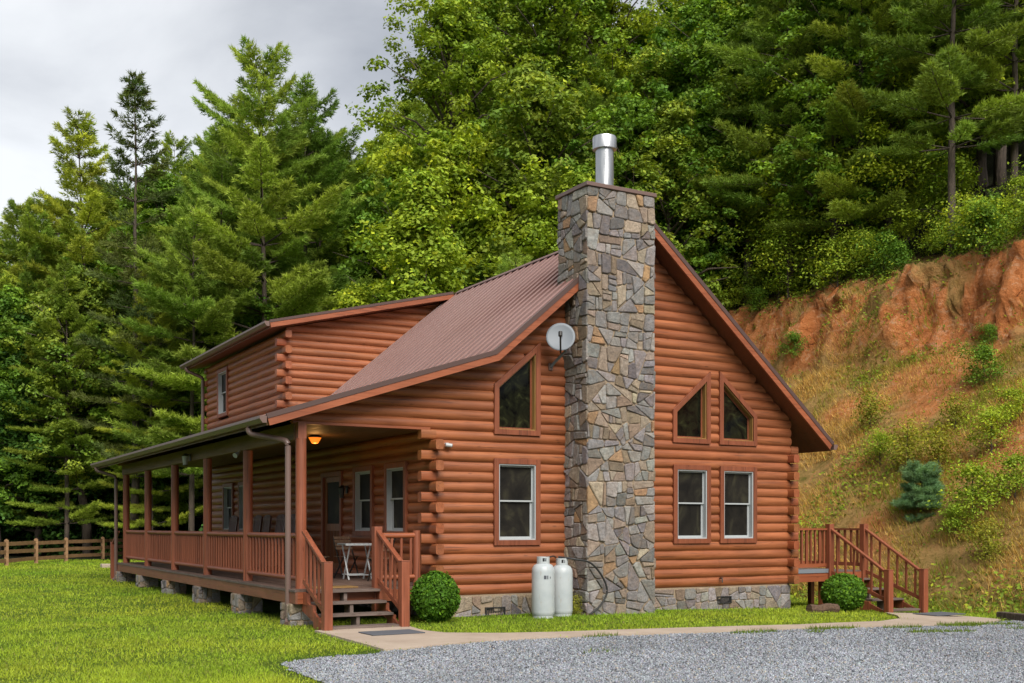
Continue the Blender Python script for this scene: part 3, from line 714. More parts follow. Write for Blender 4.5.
def spout(pts, r=.052):
    # round the corners a little
    P = []
    pts = [Vector(p) for p in pts]
    for i, p in enumerate(pts):
        if 0 < i < len(pts) - 1:
            a = (pts[i - 1] - p).normalized() * .09; c = (pts[i + 1] - p).normalized() * .09
            for t in (0, .25, .5, .75, 1): P.append(p + a * (1 - t) ** 2 + c * t ** 2)
        else: P.append(p)
    mb = MB(); mb.tube(P, r, 12); return mb.build('downspout', M['gutter'], house, smooth=True)
gxm = EX - .06
spout([(gxm, .33, EZ - .12), (gxm, .33, EZ - .26), (-2.96, -.18, EZ - .40), (-2.96, -.18, .08), (-3.02, -.3, .03)])
spout([(gxm, 16.0, EZ - .12), (gxm, 16.0, EZ - .24), (-2.98, 15.75, EZ - .42), (-2.98, 15.75, .15), (-3.05, 15.8, .12)])
spout([(DE - .06, 16.55, DEZ - .12), (DE - .06, 16.55, DEZ - .24), (DX - .11, 16.42, DEZ - .45), (DX - .11, 16.42, 4.62)])

# windows
def ring(P, d, y0, y1, mb, place):
    Q = shrink(P, d); n = len(P); vs = [place(p, y0) for p in P] + [place(p, y0) for p in Q] + [place(p, y1) for p in P] + [place(p, y1) for p in Q]; fs = []
    for i in range(n):
        j = (i + 1) % n
        fs += [(i, j, n + j, n + i), (2 * n + i, 3 * n + i, 3 * n + j, 2 * n + j), (i, 2 * n + i, 2 * n + j, j), (n + i, n + j, 3 * n + j, 3 * n + i)]
    mb.add(vs, fs); return Q
def fixed_window(P, place, name='window'):
    """out = distance in front of the wall line"""
    mb = MB(); Q = ring(P, .105, -.04, .085, mb, place); wn = mb.build(name, M['trimz'], house, bevel=.004)
    mb = MB(); Q2 = ring(Q, .018, -.12, .05, mb, place); mb.build('jamb', M['jamb'], wn)
    mb = MB(); Q3 = ring(Q2, .035, -.10, -.065, mb, place); mb.build('sash', M['trimz'], wn)
    mb = MB(); mb.add([place(p, -.08) for p in Q3] + [place(p, -.085) for p in Q3], [(0, 1, 2, 3), (7, 6, 5, 4), (0, 4, 5, 1), (1, 5, 6, 2), (2, 6, 7, 3), (3, 7, 4, 0)]); mb.build('pane', M['glass'], wn)
    return wn
def hung_window(r, place, screen=True, name='window'):
    u0, u1, z0, z1 = r; mb = MB(); Q = ring(rect(*r), .105, -.04, .085, mb, place); wn = mb.build(name, M['trimz'], house, bevel=.004)
    mb = MB(); F1 = ring(Q, .024, -.09, .066, mb, place); mb.build('vinyl_frame', M['vinyl'], wn)
    (a, c), (e, d) = F1[0], F1[2]; mid = c + (d - c) * .52
    mb = MB(); Qa = ring(rect(a, e, mid - .02, d), .03, -.045, -.015, mb, place); mb.build('sash', M['vinyl'], wn)
    mb = MB(); Qb = ring(rect(a, e, c, mid + .018), .042, -.085, -.05, mb, place); mb.build('sash', M['vinyl'], wn)
    for Qx, y in ((Qa, -.03), (Qb, -.068)):
        mb = MB(); mb.add([place(p, y) for p in Qx] + [place(p, y - .006) for p in Qx], [(0, 1, 2, 3), (7, 6, 5, 4), (0, 4, 5, 1), (1, 5, 6, 2), (2, 6, 7, 3), (3, 7, 4, 0)]); mb.build('pane', M['screen' if screen else 'glass'], wn)
    return wn
pf = lambda p, o_: (p[0], -o_, p[1])
pl = lambda p, o_: (-.05 - o_, p[0], p[1])
pd = lambda p, o_: (DX - o_, p[0], p[1])
for w_ in FRONT_W: hung_window(w_, pf)
for P in TRI: fixed_window(P, pf)
for w_ in SIDE_W: hung_window(w_, pl)
hung_window(DW, pd)
# screen door
mb = MB(); Q = ring(rect(*DOOR), .11, -.04, .085, mb, pl); dr = mb.build('door', M['trimz'], house, bevel=.004)
(a, c), (e, d) = Q[0], Q[2]
mb = MB(); ring([(a, c), (e, c), (e, d), (a, d)], .12, -.03, .02, mb, pl); mb.box(-.07, -.025, a + .12, e - .12, c + .86, c + 1.02)
mb.build('door_frame', M['door'], dr)
mb = MB(); mb.box(-.052, -.045, a + .12, e - .12, c + 1.02, d - .12); mb.build('door_screen', M['screen'], dr)
mb = MB()
for i in range(9):
    y = a + .15 + i * (e - a - .30) / 8; mb.box(-.066, -.04, y - .016, y + .016, c + .12, c + .86)
mb.build('door_spindles', M['door'], dr)
mb = MB(); mb.box(-.04, -.03, a + .12, e - .12, c + .12, c + .86); mb.build('door_panel', M['dark_wood'], dr)
mb = MB(); mb.tube([(-.1, a + .06, c + 1.0), (-.1, a + .06, c + 1.14)], .012, 8); mb.build('handle', M['ironblack'], dr)

# ------------------------------------------------------------------ stonework
def cut(P, p, d):
    """split convex polygon by the line through p with direction d"""
    n = (-d[1], d[0]); s = [(q[0] - p[0]) * n[0] + (q[1] - p[1]) * n[1] for q in P]; A_, B_ = [], []
    for i in range(len(P)):
        j = (i + 1) % len(P)
        if s[i] >= 0: A_.append(P[i])
        if s[i] <= 0: B_.append(P[i])
        if s[i] * s[j] < 0:
            t = s[i] / (s[i] - s[j]); q = (P[i][0] + t * (P[j][0] - P[i][0]), P[i][1] + t * (P[j][1] - P[i][1])); A_.append(q); B_.append(q)
    return A_, B_
def area(P): return abs(sum(P[i - 1][0] * P[i][1] - P[i][0] * P[i - 1][1] for i in range(len(P)))) / 2
def flags(P, amin, amax, out, tries=0):
    a = area(P)
    if a < 1e-5 or len(P) < 3: return
    xs_ = [p[0] for p in P]; ys_ = [p[1] for p in P]
    if a < random.uniform(amin, amax) and max(max(xs_) - min(xs_), max(ys_) - min(ys_)) < .75: out.append(P); return
    cxm = sum(xs_) / len(P); cym = sum(ys_) / len(P)
    # principal direction by the longest diagonal
    best = max(((p, q) for p in P for q in P), key=lambda t: (t[0][0] - t[1][0]) ** 2 + (t[0][1] - t[1][1]) ** 2)
    ang = math.atan2(best[1][1] - best[0][1], best[1][0] - best[0][0]) + math.pi / 2 + random.gauss(0, .3)
    if random.random() < .6: ang = round(ang / (math.pi / 2)) * math.pi / 2 + random.gauss(0, .13)
    sx = max(xs_) - min(xs_); sy = max(ys_) - min(ys_)
    A_, B_ = cut(P, (cxm + random.uniform(-.16, .16) * sx, cym + random.uniform(-.16, .16) * sy), (math.cos(ang), math.sin(ang)))
    if len(A_) < 3 or len(B_) < 3: out.append(P); return
    if (len(A_) == 3 or len(B_) == 3) and tries < 5 and random.random() < .92: return flags(P, amin, amax, out, tries + 1)
    flags(A_, amin, amax, out); flags(B_, amin, amax, out)
def inset(P, d):
    """clip by every edge moved inwards"""
    A0 = sum(P[i - 1][0] * P[i][1] - P[i][0] * P[i - 1][1] for i in range(len(P)))
    if A0 < 0: P = P[::-1]
    Q = list(P)
    for i in range(len(P)):
        a, e = P[i], P[(i + 1) % len(P)]; L_ = math.hypot(e[0] - a[0], e[1] - a[1])
        if L_ < 1e-5: continue
        dx, dy = (e[0] - a[0]) / L_, (e[1] - a[1]) / L_
        Q, _ = cut(Q, (a[0] - dy * d, a[1] + dx * d), (dx, dy))
        if len(Q) < 3: return []
    return Q
def corner_chop(P):
    Q = list(P); c = (sum(p[0] for p in P) / len(P), sum(p[1] for p in P) / len(P))
    for p in P:
        k = random.uniform(.05, .17); m = (p[0] + (c[0] - p[0]) * k, p[1] + (c[1] - p[1]) * k)
        d = (p[0] - c[0], p[1] - c[1]); A_, B_ = cut(Q, m, (d[1], -d[0]))
        K = A_ if sum((q[0] - c[0]) * d[0] + (q[1] - c[1]) * d[1] for q in A_) / max(1, len(A_)) < sum((q[0] - c[0]) * d[0] + (q[1] - c[1]) * d[1] for q in B_) / max(1, len(B_)) else B_
        if len(K) >= 3: Q = K
    return Q
STC = [((.20, .195, .20), 34), ((.26, .252, .252), 26), ((.14, .135, .138), 12), ((.275, .225, .18), 14), ((.32, .20, .11), 5), ((.215, .165, .12), 13), ((.34, .285, .22), 5)]
def stone_color():
    r = random.uniform(0, sum(w_ for _, w_ in STC))
    for c, w_ in STC:
        r -= w_
        if r <= 0: break
    g = random.uniform(.86, 1.28); return tuple(g * x * random.uniform(.95, 1.05) for x in c)
def stone_face(mb, P, place, amin=.018, amax=.13, gap=.007, holes=(), dmin=.02, dmax=.055):
    out_ = []; flags(P, amin, amax, out_)
    for S in out_:
        S = inset(S, gap)
        if len(S) < 3 or area(S) < .002: continue
        S = corner_chop(S); S = inset(S, .0005) or S
        cxm = sum(p[0] for p in S) / len(S); cym = sum(p[1] for p in S) / len(S)
        if any(h[0] < cxm < h[1] and h[2] < cym < h[3] for h in holes): continue
        T = inset(S, .014) or S; d = random.uniform(dmin, dmax); mb.cur = stone_color(); gx_, gy_ = random.gauss(0, .05), random.gauss(0, .05)
        if len(T) != len(S): T = [(cxm + (p[0] - cxm) * .9, cym + (p[1] - cym) * .9) for p in S]
        A0 = sum(S[i - 1][0] * S[i][1] - S[i][0] * S[i - 1][1] for i in range(len(S)))
        n = len(S); dd = lambda p: d + gx_ * (p[0] - cxm) + gy_ * (p[1] - cym)
        vs = [place(p, -.01) for p in S] + [place(p, dd(p) * .65) for p in S] + [place(p, dd(p)) for p in T]
        mb.add(vs, [(i, (i + 1) % n, n + (i + 1) % n, n + i) for i in range(n)] + [(n + i, n + (i + 1) % n, 2 * n + (i + 1) % n, 2 * n + i) for i in range(n)] + [tuple(2 * n + i for i in range(n))])
ZC = 8.42
mb = MB(); mb.box(CHX0, CHX1, CHY, .25, -.25, ZC); chim = mb.build('chimney', M['mortar'], house)
mb = MB()
stone_face(mb, rect(CHX0 - .03, CHX1 + .03, -.2, ZC), lambda p, d: (p[0], CHY - d, p[1]))
stone_face(mb, rect(CHY - .03, 0, -.2, 6.4), lambda p, d: (CHX0 - d, p[0], p[1]))
stone_face(mb, rect(CHY - .03, .25, 6.4, ZC), lambda p, d: (CHX0 - d, p[0], p[1]))
stone_face(mb, rect(CHY - .03, .25, -.2, ZC), lambda p, d: (CHX1 + d, p[0], p[1]))
stone_face(mb, rect(CHX0, CHX1, 7.0, ZC), lambda p, d: (p[0], .25 + d, p[1]))
mb.build('chimney_stones', M['stone'], chim, tint=True)
mb = MB(); mb.box(CHX0 - .055, CHX1 + .06, CHY - .055, .31, ZC + .002, ZC + .08); mb.build('chimney_cap', M['gutter'], chim, bevel=.008)
mb = MB(); mb.lathe([(.185, ZC + .09), (.185, 9.40), (.16, 9.42)], 28, (3.62, -.36, 0)); mb.build('flue_pipe', M['steel'], chim, smooth=True)
mb = MB(); mb.lathe([(.20, 9.36), (.245, 9.37), (.245, 9.60), (.235, 9.625), (.06, 9.66), (.02, 9.70)], 28, (3.62, -.36, 0)); mb.build('flue_cap', M['steel'], chim, smooth=True)
# foundation
mb = MB(); mb.box(-.04, CHX0, -.0, .2, -.4, ZB).box(CHX1, WR + .04, 0, .2, -.45, ZB).box(-.04, .2, .2, LEN, -.4, ZB).box(WR - .2, WR + .04, .2, LEN, -.45, ZB).box(.2, WR - .2, LEN - .2, LEN, -.4, ZB)
fnd = mb.build('foundation', M['mortar'], house)
vents = [(1.05, 1.49, -.01, .16), (6.85, 7.25, .03, .19)]
mb = MB()
stone_face(mb, rect(-.06, CHX0, -.15, ZB - .02), lambda p, d: (p[0], -d, p[1]), .03, .12, holes=vents, dmax=.035)
stone_face(mb, rect(CHX1, WR + .06, -.35, ZB - .02), lambda p, d: (p[0], -d, p[1]), .03, .12, holes=vents, dmax=.035)
stone_face(mb, rect(0, LEN, -.1, ZB - .02), lambda p, d: (-.04 - d, p[0], p[1]), .05, .16, dmax=.035)
stone_face(mb, rect(0, LEN, -.4, ZB - .02), lambda p, d: (WR + .04 + d, p[0], p[1]), .05, .16, dmax=.035)
mb.build('foundation_stones', M['stone'], fnd, tint=True)
for u0, u1, z0, z1 in vents:
    mb = MB(); ring(rect(u0, u1, z0, z1), .02, .0, .045, mb, pf)
    for i in range(11): u = u0 + .03 + i * (u1 - u0 - .06) / 10; mb.box(u - .008, u + .008, -.03, -.01, z0 + .02, z1 - .02)
    mb.build('foundation_vent', M['black'], house)
mb = MB(); mb.tube([(6.9, -.05, .59), (6.9, -.13, .59), (6.88, -.16, .5)], .016, 8).lathe([(.04, 0), (.04, .012)], 12, (6.9, -.12, .61)); mb.build('spigot', M['ironblack'], house)

# ------------------------------------------------------------------ porch
PX = -2.72; CY = [-.17, 3.05, 6.18, 9.33, 12.5, 15.56]; DZ = .64; DXE = -2.93
mb = MB()
for i in range(19):
    x0 = DXE + .005 + i * .1535; mb.box(x0, x0 + .149, -.53, 15.85, DZ - .04, DZ + .001 * (i % 3))
mb.build('porch_floor', M['deck'], house)
mb = MB(); mb.box(DXE - .02, DXE + .02, -.55, 15.87, DZ - .245, DZ - .043); mb.build('porch_skirt', M['deckedge'], house)
MB().box(DXE + .02, -.3, -.548, -.51, DZ - .245, DZ - .043).build('porch_skirt', M['trimx'], house); MB().box(DXE + .02, -.05, 15.83, 15.868, DZ - .245, DZ - .043).build('porch_skirt', M['trimx'], house)
mb = MB(); mb.box(DXE - .035, DXE + .002, -.555, 15.875, DZ - .04, DZ - .002); mb.build('porch_edge_board', M['tread'], house)
BZ = 3.26
mb = MB(); mb.box(PX - .09, PX + .09, -.03, 15.75, BZ, 3.56); mb.build('porch_beam', M['soffit'], house, bevel=.01)
mb = MB(); mb.box(PX + .1, -.13, .12, 15.9, 3.56, 3.59); mb.build('porch_ceiling', M['soffit'], house)
# lowest header log of the gable over the open porch corner
mb = MB(); mb.box(-2.82, -.14, -.045, .1, 3.555, 3.60); mb.build('header_board', M['trimx'], house)
for i, y in enumerate(CY):
    mb = MB(); top = BZ - .002 if i else 3.28
    if i == 0: mb.box(PX - .075, PX + .075, y - .075, y + .075, 3.28, 3.57)
    mb.tube([(PX, y, DZ), (PX, y, (DZ + top) / 2), (PX, y, top)], .095, 18)
    mb.build('porch_column', M['railz'], house, smooth=True)
    yp = y + (.05 if i == 0 else 0)
    g = tz(PX, yp) - .2
    mb = MB(); mb.box(PX - .26, PX + .22, yp - .24, yp + .24, g, DZ - .25); pr = mb.build('stone_pier', M['mortar'], house)
    mb = MB()
    stone_face(mb, rect(yp - .25, yp + .25, g, DZ - .25), lambda p, d: (PX - .26 - d, p[0], p[1]), .015, .06, dmax=.03)
    stone_face(mb, rect(PX - .27, PX + .23, g, DZ - .25), lambda p, d: (p[0], yp - .24 - d, p[1]), .015, .06, dmax=.03)
    stone_face(mb, rect(PX - .27, PX + .23, g, DZ - .25), lambda p, d: (p[0], yp + .24 + d, p[1]), .015, .06, dmax=.03)
    mb.build('pier_stones', M['stone'], pr, tint=True)
def baluster(p, q, r, parent, square=False):
    mb = MB()
    if square: mb.bar(p, q, r * 2, r * 2, (0, 1, 0))
    else: mb.tube([p, (Vector(p) + Vector(q)) / 2, q], r, 8)
    mb.build('baluster', M['railz'], parent, smooth=not square)
def rail(p, q, n, top=.93, low=.17, r=.05, square=False, rb=.026, name='railing'):
    """level railing between two points at floor height"""
    p = Vector(p); q = Vector(q); u = Vector((0, 0, 1)); mb = MB(); ml = M['raily'] if abs(q.y - p.y) > abs(q.x - p.x) else M['trimx']
    if square: mb.bar(p + u * top, q + u * top, .11, .045); lo_ = MB().bar(p + u * low, q + u * low, .05, .09)
    else: mb.tube([p + u * top, (p + q) / 2 + u * (top - .004), q + u * top], r, 12); lo_ = MB().tube([p + u * low, q + u * low], r * .95, 12)
    rl = mb.build(name, ml, house, smooth=not square); lo_.build('bottom_rail', ml, rl, smooth=not square)
    for i in range(n):
        c = p + (q - p) * ((i + .5) / n); baluster(c + u * (low + .02), c + u * (top - .02), rb, rl, square)
    return rl
for i in range(5): rail((PX, CY[i] + .09, DZ), (PX, CY[i + 1] - .09, DZ), 15 if i < 3 else 14)
def stair(xl, xr, ytop, ybot, ztop, zbot, steps, posts_top, hnew, axis_len, top_h, nb, tl):
    """stairs descending towards -Y between x = xl and xr"""
    st = bpy.data.objects.new('staircase', None); COL.objects.link(st); st.parent = house
    for i in range(steps):
        f = i / (steps - 1); y = ytop + (ybot - ytop) * f; z = ztop + (zbot - ztop) * f
        mb = MB(); mb.box(xl + .05, xr - .05, y, y + .30, z - .045, z); mb.build('tread', M['tread'], st, bevel=.006)
    for x in (xl + .02, (xl + xr) / 2, xr - .02):
        mb = MB()
        if x != (xl + xr) / 2: mb.prism([(ytop + .32, ztop - .06), (ytop + .32, ztop - .36), (ybot + .22, zbot - .06), (ybot + .05, zbot - .05)], 0, x - .022, x + .022)
        # saw teeth carrying the treads
        for i in range(0, steps - 1):
            f = i / (steps - 1); y = ytop + (ybot - ytop) * f; z = ztop + (zbot - ztop) * f
            mb.box(x - .03, x + .03, y + .04, y + .31, z - .25, z - .047)
        mb.build('stringer', M['tread'] if x == (xl + xr) / 2 else M['railz'], st)
    for sx, x in ((0, xl), (1, xr)):
        g = zbot - .12
        mb = MB(); mb.box(x - .075, x + .075, ybot - .1, ybot + .05, g, zbot + hnew); mb.prism([(x - .08, ybot - .105), (x + .08, ybot - .105), (x + .08, ybot + .055), (x - .08, ybot + .055)], 2, zbot + hnew, zbot + hnew + .018)
        mb.build('newel_post', M['railz'], st, bevel=.008)
        if posts_top[sx]:
            mb = MB(); mb.box(x - .075, x + .075, ytop + .2, ytop + .35, ztop - .5, ztop + top_h); mb.build('newel_post', M['railz'], st, bevel=.008)
        p = Vector((x, ytop + .22, ztop + tl)); q = Vector((x, ybot + .02, zbot + hnew - .06))
        mb = MB(); mb.bar(p, q, .09, .05); mb.build('handrail', M['raily'], st, bevel=.006)
        p2 = Vector((x, ytop + .22, ztop + .16)); q2 = Vector((x, ybot + .03, zbot + .22)); mb = MB(); mb.bar(p2, q2, .045, .08); mb.build('lower_rail', M['raily'], st)
        for i in range(nb):
            f = (i + .7) / (nb + .4); a_ = p + (q - p) * f - Vector((0, 0, .02)); c_ = p2 + (q2 - p2) * f - Vector((0, 0, .03)); baluster(c_, a_, .02, st, True)
    return st
stair(-2.80, -1.42, -.78, -1.66, .63, .07, 4, (False, True), 1.07, 0, 1.10, 5, 1.02)
# front railing from the stair post to the wall
rail((-1.38, -.42, DZ), (-.62, -.42, DZ), 4, .93, .17)
mb = MB(); mb.tube([(-.60, -.42, .3), (-.60, -.42, DZ + 1.02)], .07, 14); mb.build('railing_post', M['railz'], house, smooth=True)
# far end stair newels
st2 = bpy.data.objects.new('staircase', None); COL.objects.link(st2); st2.parent = house
for x in (-2.9, -1.6):
    mb = MB(); mb.box(x - .075, x + .075, 16.6, 16.75, .1, 1.25); mb.build('newel_post', M['railz'], st2, bevel=.008)
    mb = MB(); mb.bar((x, 15.85, DZ + .93), (x, 16.68, 1.18), .09, .05); mb.build('handrail', M['raily'], st2)
for i in range(3):
    mb = MB(); mb.box(-2.85, -1.65, 15.9 + .28 * i, 16.2 + .28 * i, DZ - .05 - .15 * i - .04, DZ - .05 - .15 * i); mb.build('tread', M['tread'], st2)
# right side deck and stairs
RXL, RXR, RY0, RY1 = 9.07, 11.78, .28, 2.1; RDZ = .66
mb = MB()
for i in range(13): mb.box(RXL + .0, RXR, RY0 + .02 + i * .14, RY0 + .155 + i * .14, RDZ - .04, RDZ)
mb.build('side_deck_floor', M['tread'], house)
mb = MB(); mb.box(RXL, RXR + .02, RY0 - .02, RY0 + .018, RDZ - .24, RDZ - .03).box(RXL, RXR + .02, RY1 - .02, RY1 + .018, RDZ - .24, RDZ - .03).box(RXR - .02, RXR + .018, RY0 + .02, RY1 - .02, RDZ - .24, RDZ - .03); mb.build('side_deck_skirt', M['trimx'], house)
mb = MB(); mb.box(9.5, 10.5, RY0 - .04, RY0 - .022, RDZ - .035, RDZ + .06); mb.build('deck_edge_board', M['dish'], house)
for x, y in ((RXR - .1, RY1 - .1), (10.57, RY1 - .1), (10.57, RY0 + .25), (RXR - .08, RY0 + .25)):
    mb = MB(); mb.box(x - .06, x + .06, y - .06, y + .06, tz(x, y) - .2, RDZ - .04); mb.build('deck_leg', M['railz'], house)
rail((RXL + .15, RY0 + .05, RDZ), (10.5, RY0 + .05, RDZ), 9, 1.0, .14, square=True, rb=.022)
rail((RXL + .15, RY1 - .05, RDZ), (RXR - .08, RY1 - .05, RDZ), 12, 1.0, .14, square=True, rb=.022)
rail((RXR - .06, RY0 + .1, RDZ), (RXR - .06, RY1 - .1, RDZ), 8, 1.0, .14, square=True, rb=.022)
stair(10.57, 11.72, RY0 - .28, -1.48, .48, -.16, 4, (True, True), .90, 0, 1.31, 6, 1.18)

# ------------------------------------------------------------------ things on and around the cabin
def lamp_at(): pass
cl = thing('porch_light', 'amber glass ceiling lamp glowing over the porch steps', 'ceiling lamp', (-1.6, 2.24, 3.56))
mb = MB(); mb.lathe([(.13, -.05), (.14, -.03), (.06, 0)], 20); mb.build('lamp_base', M['ironblack'], cl, smooth=True)
mb = MB(); mb.lathe([(.04, -.17), (.07, -.16), (.135, -.055), (.02, -.052)], 8); mb.build('lamp_shade', M['lampglass'], cl)
ld = bpy.data.lights.new('porch_bulb', 'POINT'); ld.energy = 2.2; ld.color = (1, .5, .15); ld.shadow_soft_size = .08; lo = bpy.data.objects.new('porch_bulb', ld); COL.objects.link(lo); lo.location = (-1.6, 2.24, 3.28)
def lantern(label, loc, nx_, glass):
    t = thing('wall_lantern', label, 'lantern', loc)
    mb = MB(); mb.box(-.012, .012, -.05, .05, -.08, .08).tube([(nx_ * .01, 0, .05), (nx_ * .09, 0, .09), (nx_ * .12, 0, .06)], .012, 8); mb.build('bracket', M['ironblack'], t)
    mb = MB(); mb.lathe([(.05, -.17), (.075, .03)], 8, (nx_ * .12, 0, 0)); mb.build('lantern_glass', glass, t)
    mb = MB(); mb.lathe([(.085, .03), (.03, .08), (.01, .10)], 8, (nx_ * .12, 0, 0)).lathe([(.055, -.185), (.055, -.17)], 8, (nx_ * .12, 0, 0)); mb.build('lantern_cap', M['ironblack'], t)
    return t
lantern('small black wall lantern between the screen door and the porch window', (-.11, 4.32, 2.55), -1, M['ironblack'])
lantern('small pale glass lantern on the outer porch beam', (PX - .10, 7.35, 3.34), -1, M['vinyl'])
t = thing('flood_light', 'little white flood light at the head of a porch column', 'flood light', (PX - .09, 3.3, 3.22))
mb = MB(); mb.tube([(0, 0, .05), (-.05, -.03, .0)], .016, 8); mb.build('bracket', M['vinyl'], t)
mb = MB(); mb.tube([(-.04, -.02, .0), (-.09, -.05, -.04), (-.12, -.07, -.06)], .03, 12, r1=.055); mb.build('lamp_head', M['vinyl'], t, smooth=True)
t = thing('security_camera', 'small white security camera fixed to the log wall near the corner', 'camera', (.20, -.055, 3.30))
mb = MB(); mb.lathe([(.045, 0), (.045, .02)], 16).tube([(0, 0, 0), (0, -.05, -.02)], .014, 8); mb.build('mount', M['white'], t)
mb = MB(); mb.tube([(-.05, -.05, -.02), (.0, -.06, -.025), (.07, -.08, -.035)], .036, 14); mb.build('camera_body', M['white'], t, smooth=True)
mb = MB(); mb.tube([(.07, -.08, -.035), (.078, -.082, -.036)], .026, 12); mb.build('lens', M['black'], t)
# satellite dish
t = thing('satellite_dish', 'pale grey satellite dish on a bent arm beside the chimney', 'satellite dish', (2.52, -.06, 4.93))
mb = MB(); mb.box(-.045, .045, -.02, .02, -.07, .07); mb.build('mount_plate', M['gutter'], t, bevel=.006)
mb = MB(); mb.tube([(0, -.02, 0), (.02, -.12, .08), (.10, -.40, .27), (.04, -.42, .38)], .03, 10); mb.build('arm', M['dish'], t, smooth=True)
nrm = Vector((-.52, -.80, .28)).normalized(); side = nrm.cross(Vector((0, 0, 1))).normalized(); up = side.cross(nrm); c0 = Vector((-.03, -.42, .52))
mb = MB(); n = 32; vs = []; fs = []
for j in range(7):
    r = .285 * j / 6
    for k in range(n): a = 2 * math.pi * k / n; vs.append(c0 + side * (r * math.cos(a) * 1.0) + up * (r * math.sin(a) * 1.04) + nrm * (.05 * (j / 6) ** 2))
for j in range(6):
    for k in range(n): fs.append((j * n + k, j * n + (k + 1) % n, (j + 1) * n + (k + 1) % n, (j + 1) * n + k))
mb.add(vs, fs); ds = mb.build('reflector', M['dish'], t, smooth=True); sm = ds.modifiers.new('solid', 'SOLIDIFY'); sm.thickness = .012
mb = MB(); tip = c0 + nrm * .40 - up * .10; mb.tube([c0 - up * .34 + nrm * .02, c0 - up * .26 + nrm * .22, tip], .018, 8); mb.tube([tip + up * .03, tip - up * .06], .04, 12); mb.build('receiver_arm', M['ironblack'], t, smooth=True)

# propane tanks
def tank(label, loc, r, h, shade):
    t = thing('propane_tank', label, 'gas tank', loc, group='propane tanks beside the chimney')
    mb = MB(); mb.lathe([(r * .8, .04), (r * .97, .08), (r, .14), (r, h - .17), (r * .96, h - .10), (r * .80, h - .04), (r * .45, h), (.03, h + .01)], 32); mb.build('tank_body', M['tank'], t, smooth=True)
    mb = MB(); mb.lathe([(r * .9, 0), (r * .92, .0), (r * .92, .10), (r * .90, .10)], 28); mb.build('foot_ring', M['tank'], t, smooth=True)
    mb = MB(); rc = r * .56; n = 20
    for k in range(n):
        a0, a1 = 2 * math.pi * k / n, 2 * math.pi * (k + 1) / n
        if k % 10 in (3, 4): zs = ((h - .01, h + .03), (h + .095, h + .12))
        else: zs = ((h - .03, h + .12),)
        for z0, z1 in zs:
            mb.add([(rr * math.cos(a), rr * math.sin(a), z) for rr in (rc, rc - .012) for a in (a0, a1) for z in (z0, z1)], [(0, 2, 3, 1), (4, 5, 7, 6), (1, 3, 7, 5), (0, 4, 6, 2), (0, 1, 5, 4), (2, 6, 7, 3)])
    mb.build('collar', M['tank'], t)
    mb = MB(); la = MB()
    for a0, a1, z0, z1 in ((-2.05, -1.82, h - .30, h - .23), (-1.76, -1.66, h - .30, h - .23), (-1.5, -1.42, h - .29, h - .25)):
        for k in range(3):
            e0, e1 = a0 + (a1 - a0) * k / 3, a0 + (a1 - a0) * (k + 1) / 3; rl = r + .002
            la.add([(rl * math.cos(a), rl * math.sin(a), z) for a, z in ((e0, z0), (e1, z0), (e1, z1), (e0, z1))], [(0, 1, 2, 3)])
    if not shade: la.build('label', M['mat'], t)
    mb.tube([(0, 0, h), (0, 0, h + .08)], .022, 10).lathe([(.035, 0), (.035, .02)], 12, (0, 0, h + .08)); mb.build('valve', M['ironblack'], t)
    return t
tank('tall clean white propane tank, in front and left of its twin', (1.78, -.98, tz(1.78, -.98) - .02), .218, 1.06, 0)
tank('greyer propane tank stained at its foot, next to the chimney', (2.33, -.78, tz(2.33, -.78) - .02), .208, 1.02, 1)
mb = MB()
def smoothp(P, m=8):
    o = []; P = [Vector(p) for p in P]; P = [P[0]] + P + [P[-1]]
    for i in range(1, len(P) - 2):
        for q in range(m):
            t_ = q / m; a, b_, c_, d_ = P[i - 1:i + 3]; o.append(.5 * ((2 * b_) + (c_ - a) * t_ + (2 * a - 5 * b_ + 4 * c_ - d_) * t_ ** 2 + (3 * b_ - a - 3 * c_ + d_) * t_ ** 3))
    return o + [P[-2]]
mb.tube(smoothp([(2.26, -.76, 1.14), (2.5, -.98, 1.10), (2.85, -1.0, 1.02), (3.15, -.96, .75), (3.28, -.94, .45), (3.12, -.94, .18), (2.85, -.98, .02)]), .02, 8)
tag(mb.build('gas_hose', M['black'], smooth=True), 'black gas hose looping from the tanks down the chimney face', 'hose')
mb = MB(); mb.tube(smoothp([(1.78, -.98, 1.14), (1.95, -.95, 1.15), (2.12, -.8, 1.16), (2.22, -.73, 1.13)]), .014, 8)
tag(mb.build('connecting_hose', M['black'], smooth=True), 'short dark hose joining the valves of the two propane tanks', 'hose')
# mats
mb = MB(); P = [(-2.5, -2.72), (-1.88, -2.30), (-1.70, -2.98), (-2.36, -3.2)]
mb.prism([(-2.52, -2.95), (-1.62, -2.95), (-1.62, -2.35), (-2.52, -2.35)], 2, .037, .052); tag(mb.build('door_mat', M['mat'], bevel=.004), 'dark grey door mat on the walk below the front steps', 'door mat')
mb = MB(); mb.box(-2.55, -1.75, -.44, -.02, DZ + .004, DZ + .022); tag(mb.build('door_mat', M['jamb'], bevel=.004), 'tan coir mat on the porch floor at the top of the front steps', 'door mat')
zz = tz(10.9, -2.4)
mb = MB(); mb.box(10.65, 11.6, -2.75, -2.1, zz + .05, zz + .066); tag(mb.build('door_mat', M['mat'], bevel=.004), 'dark mat on the walk below the side deck steps', 'door mat')
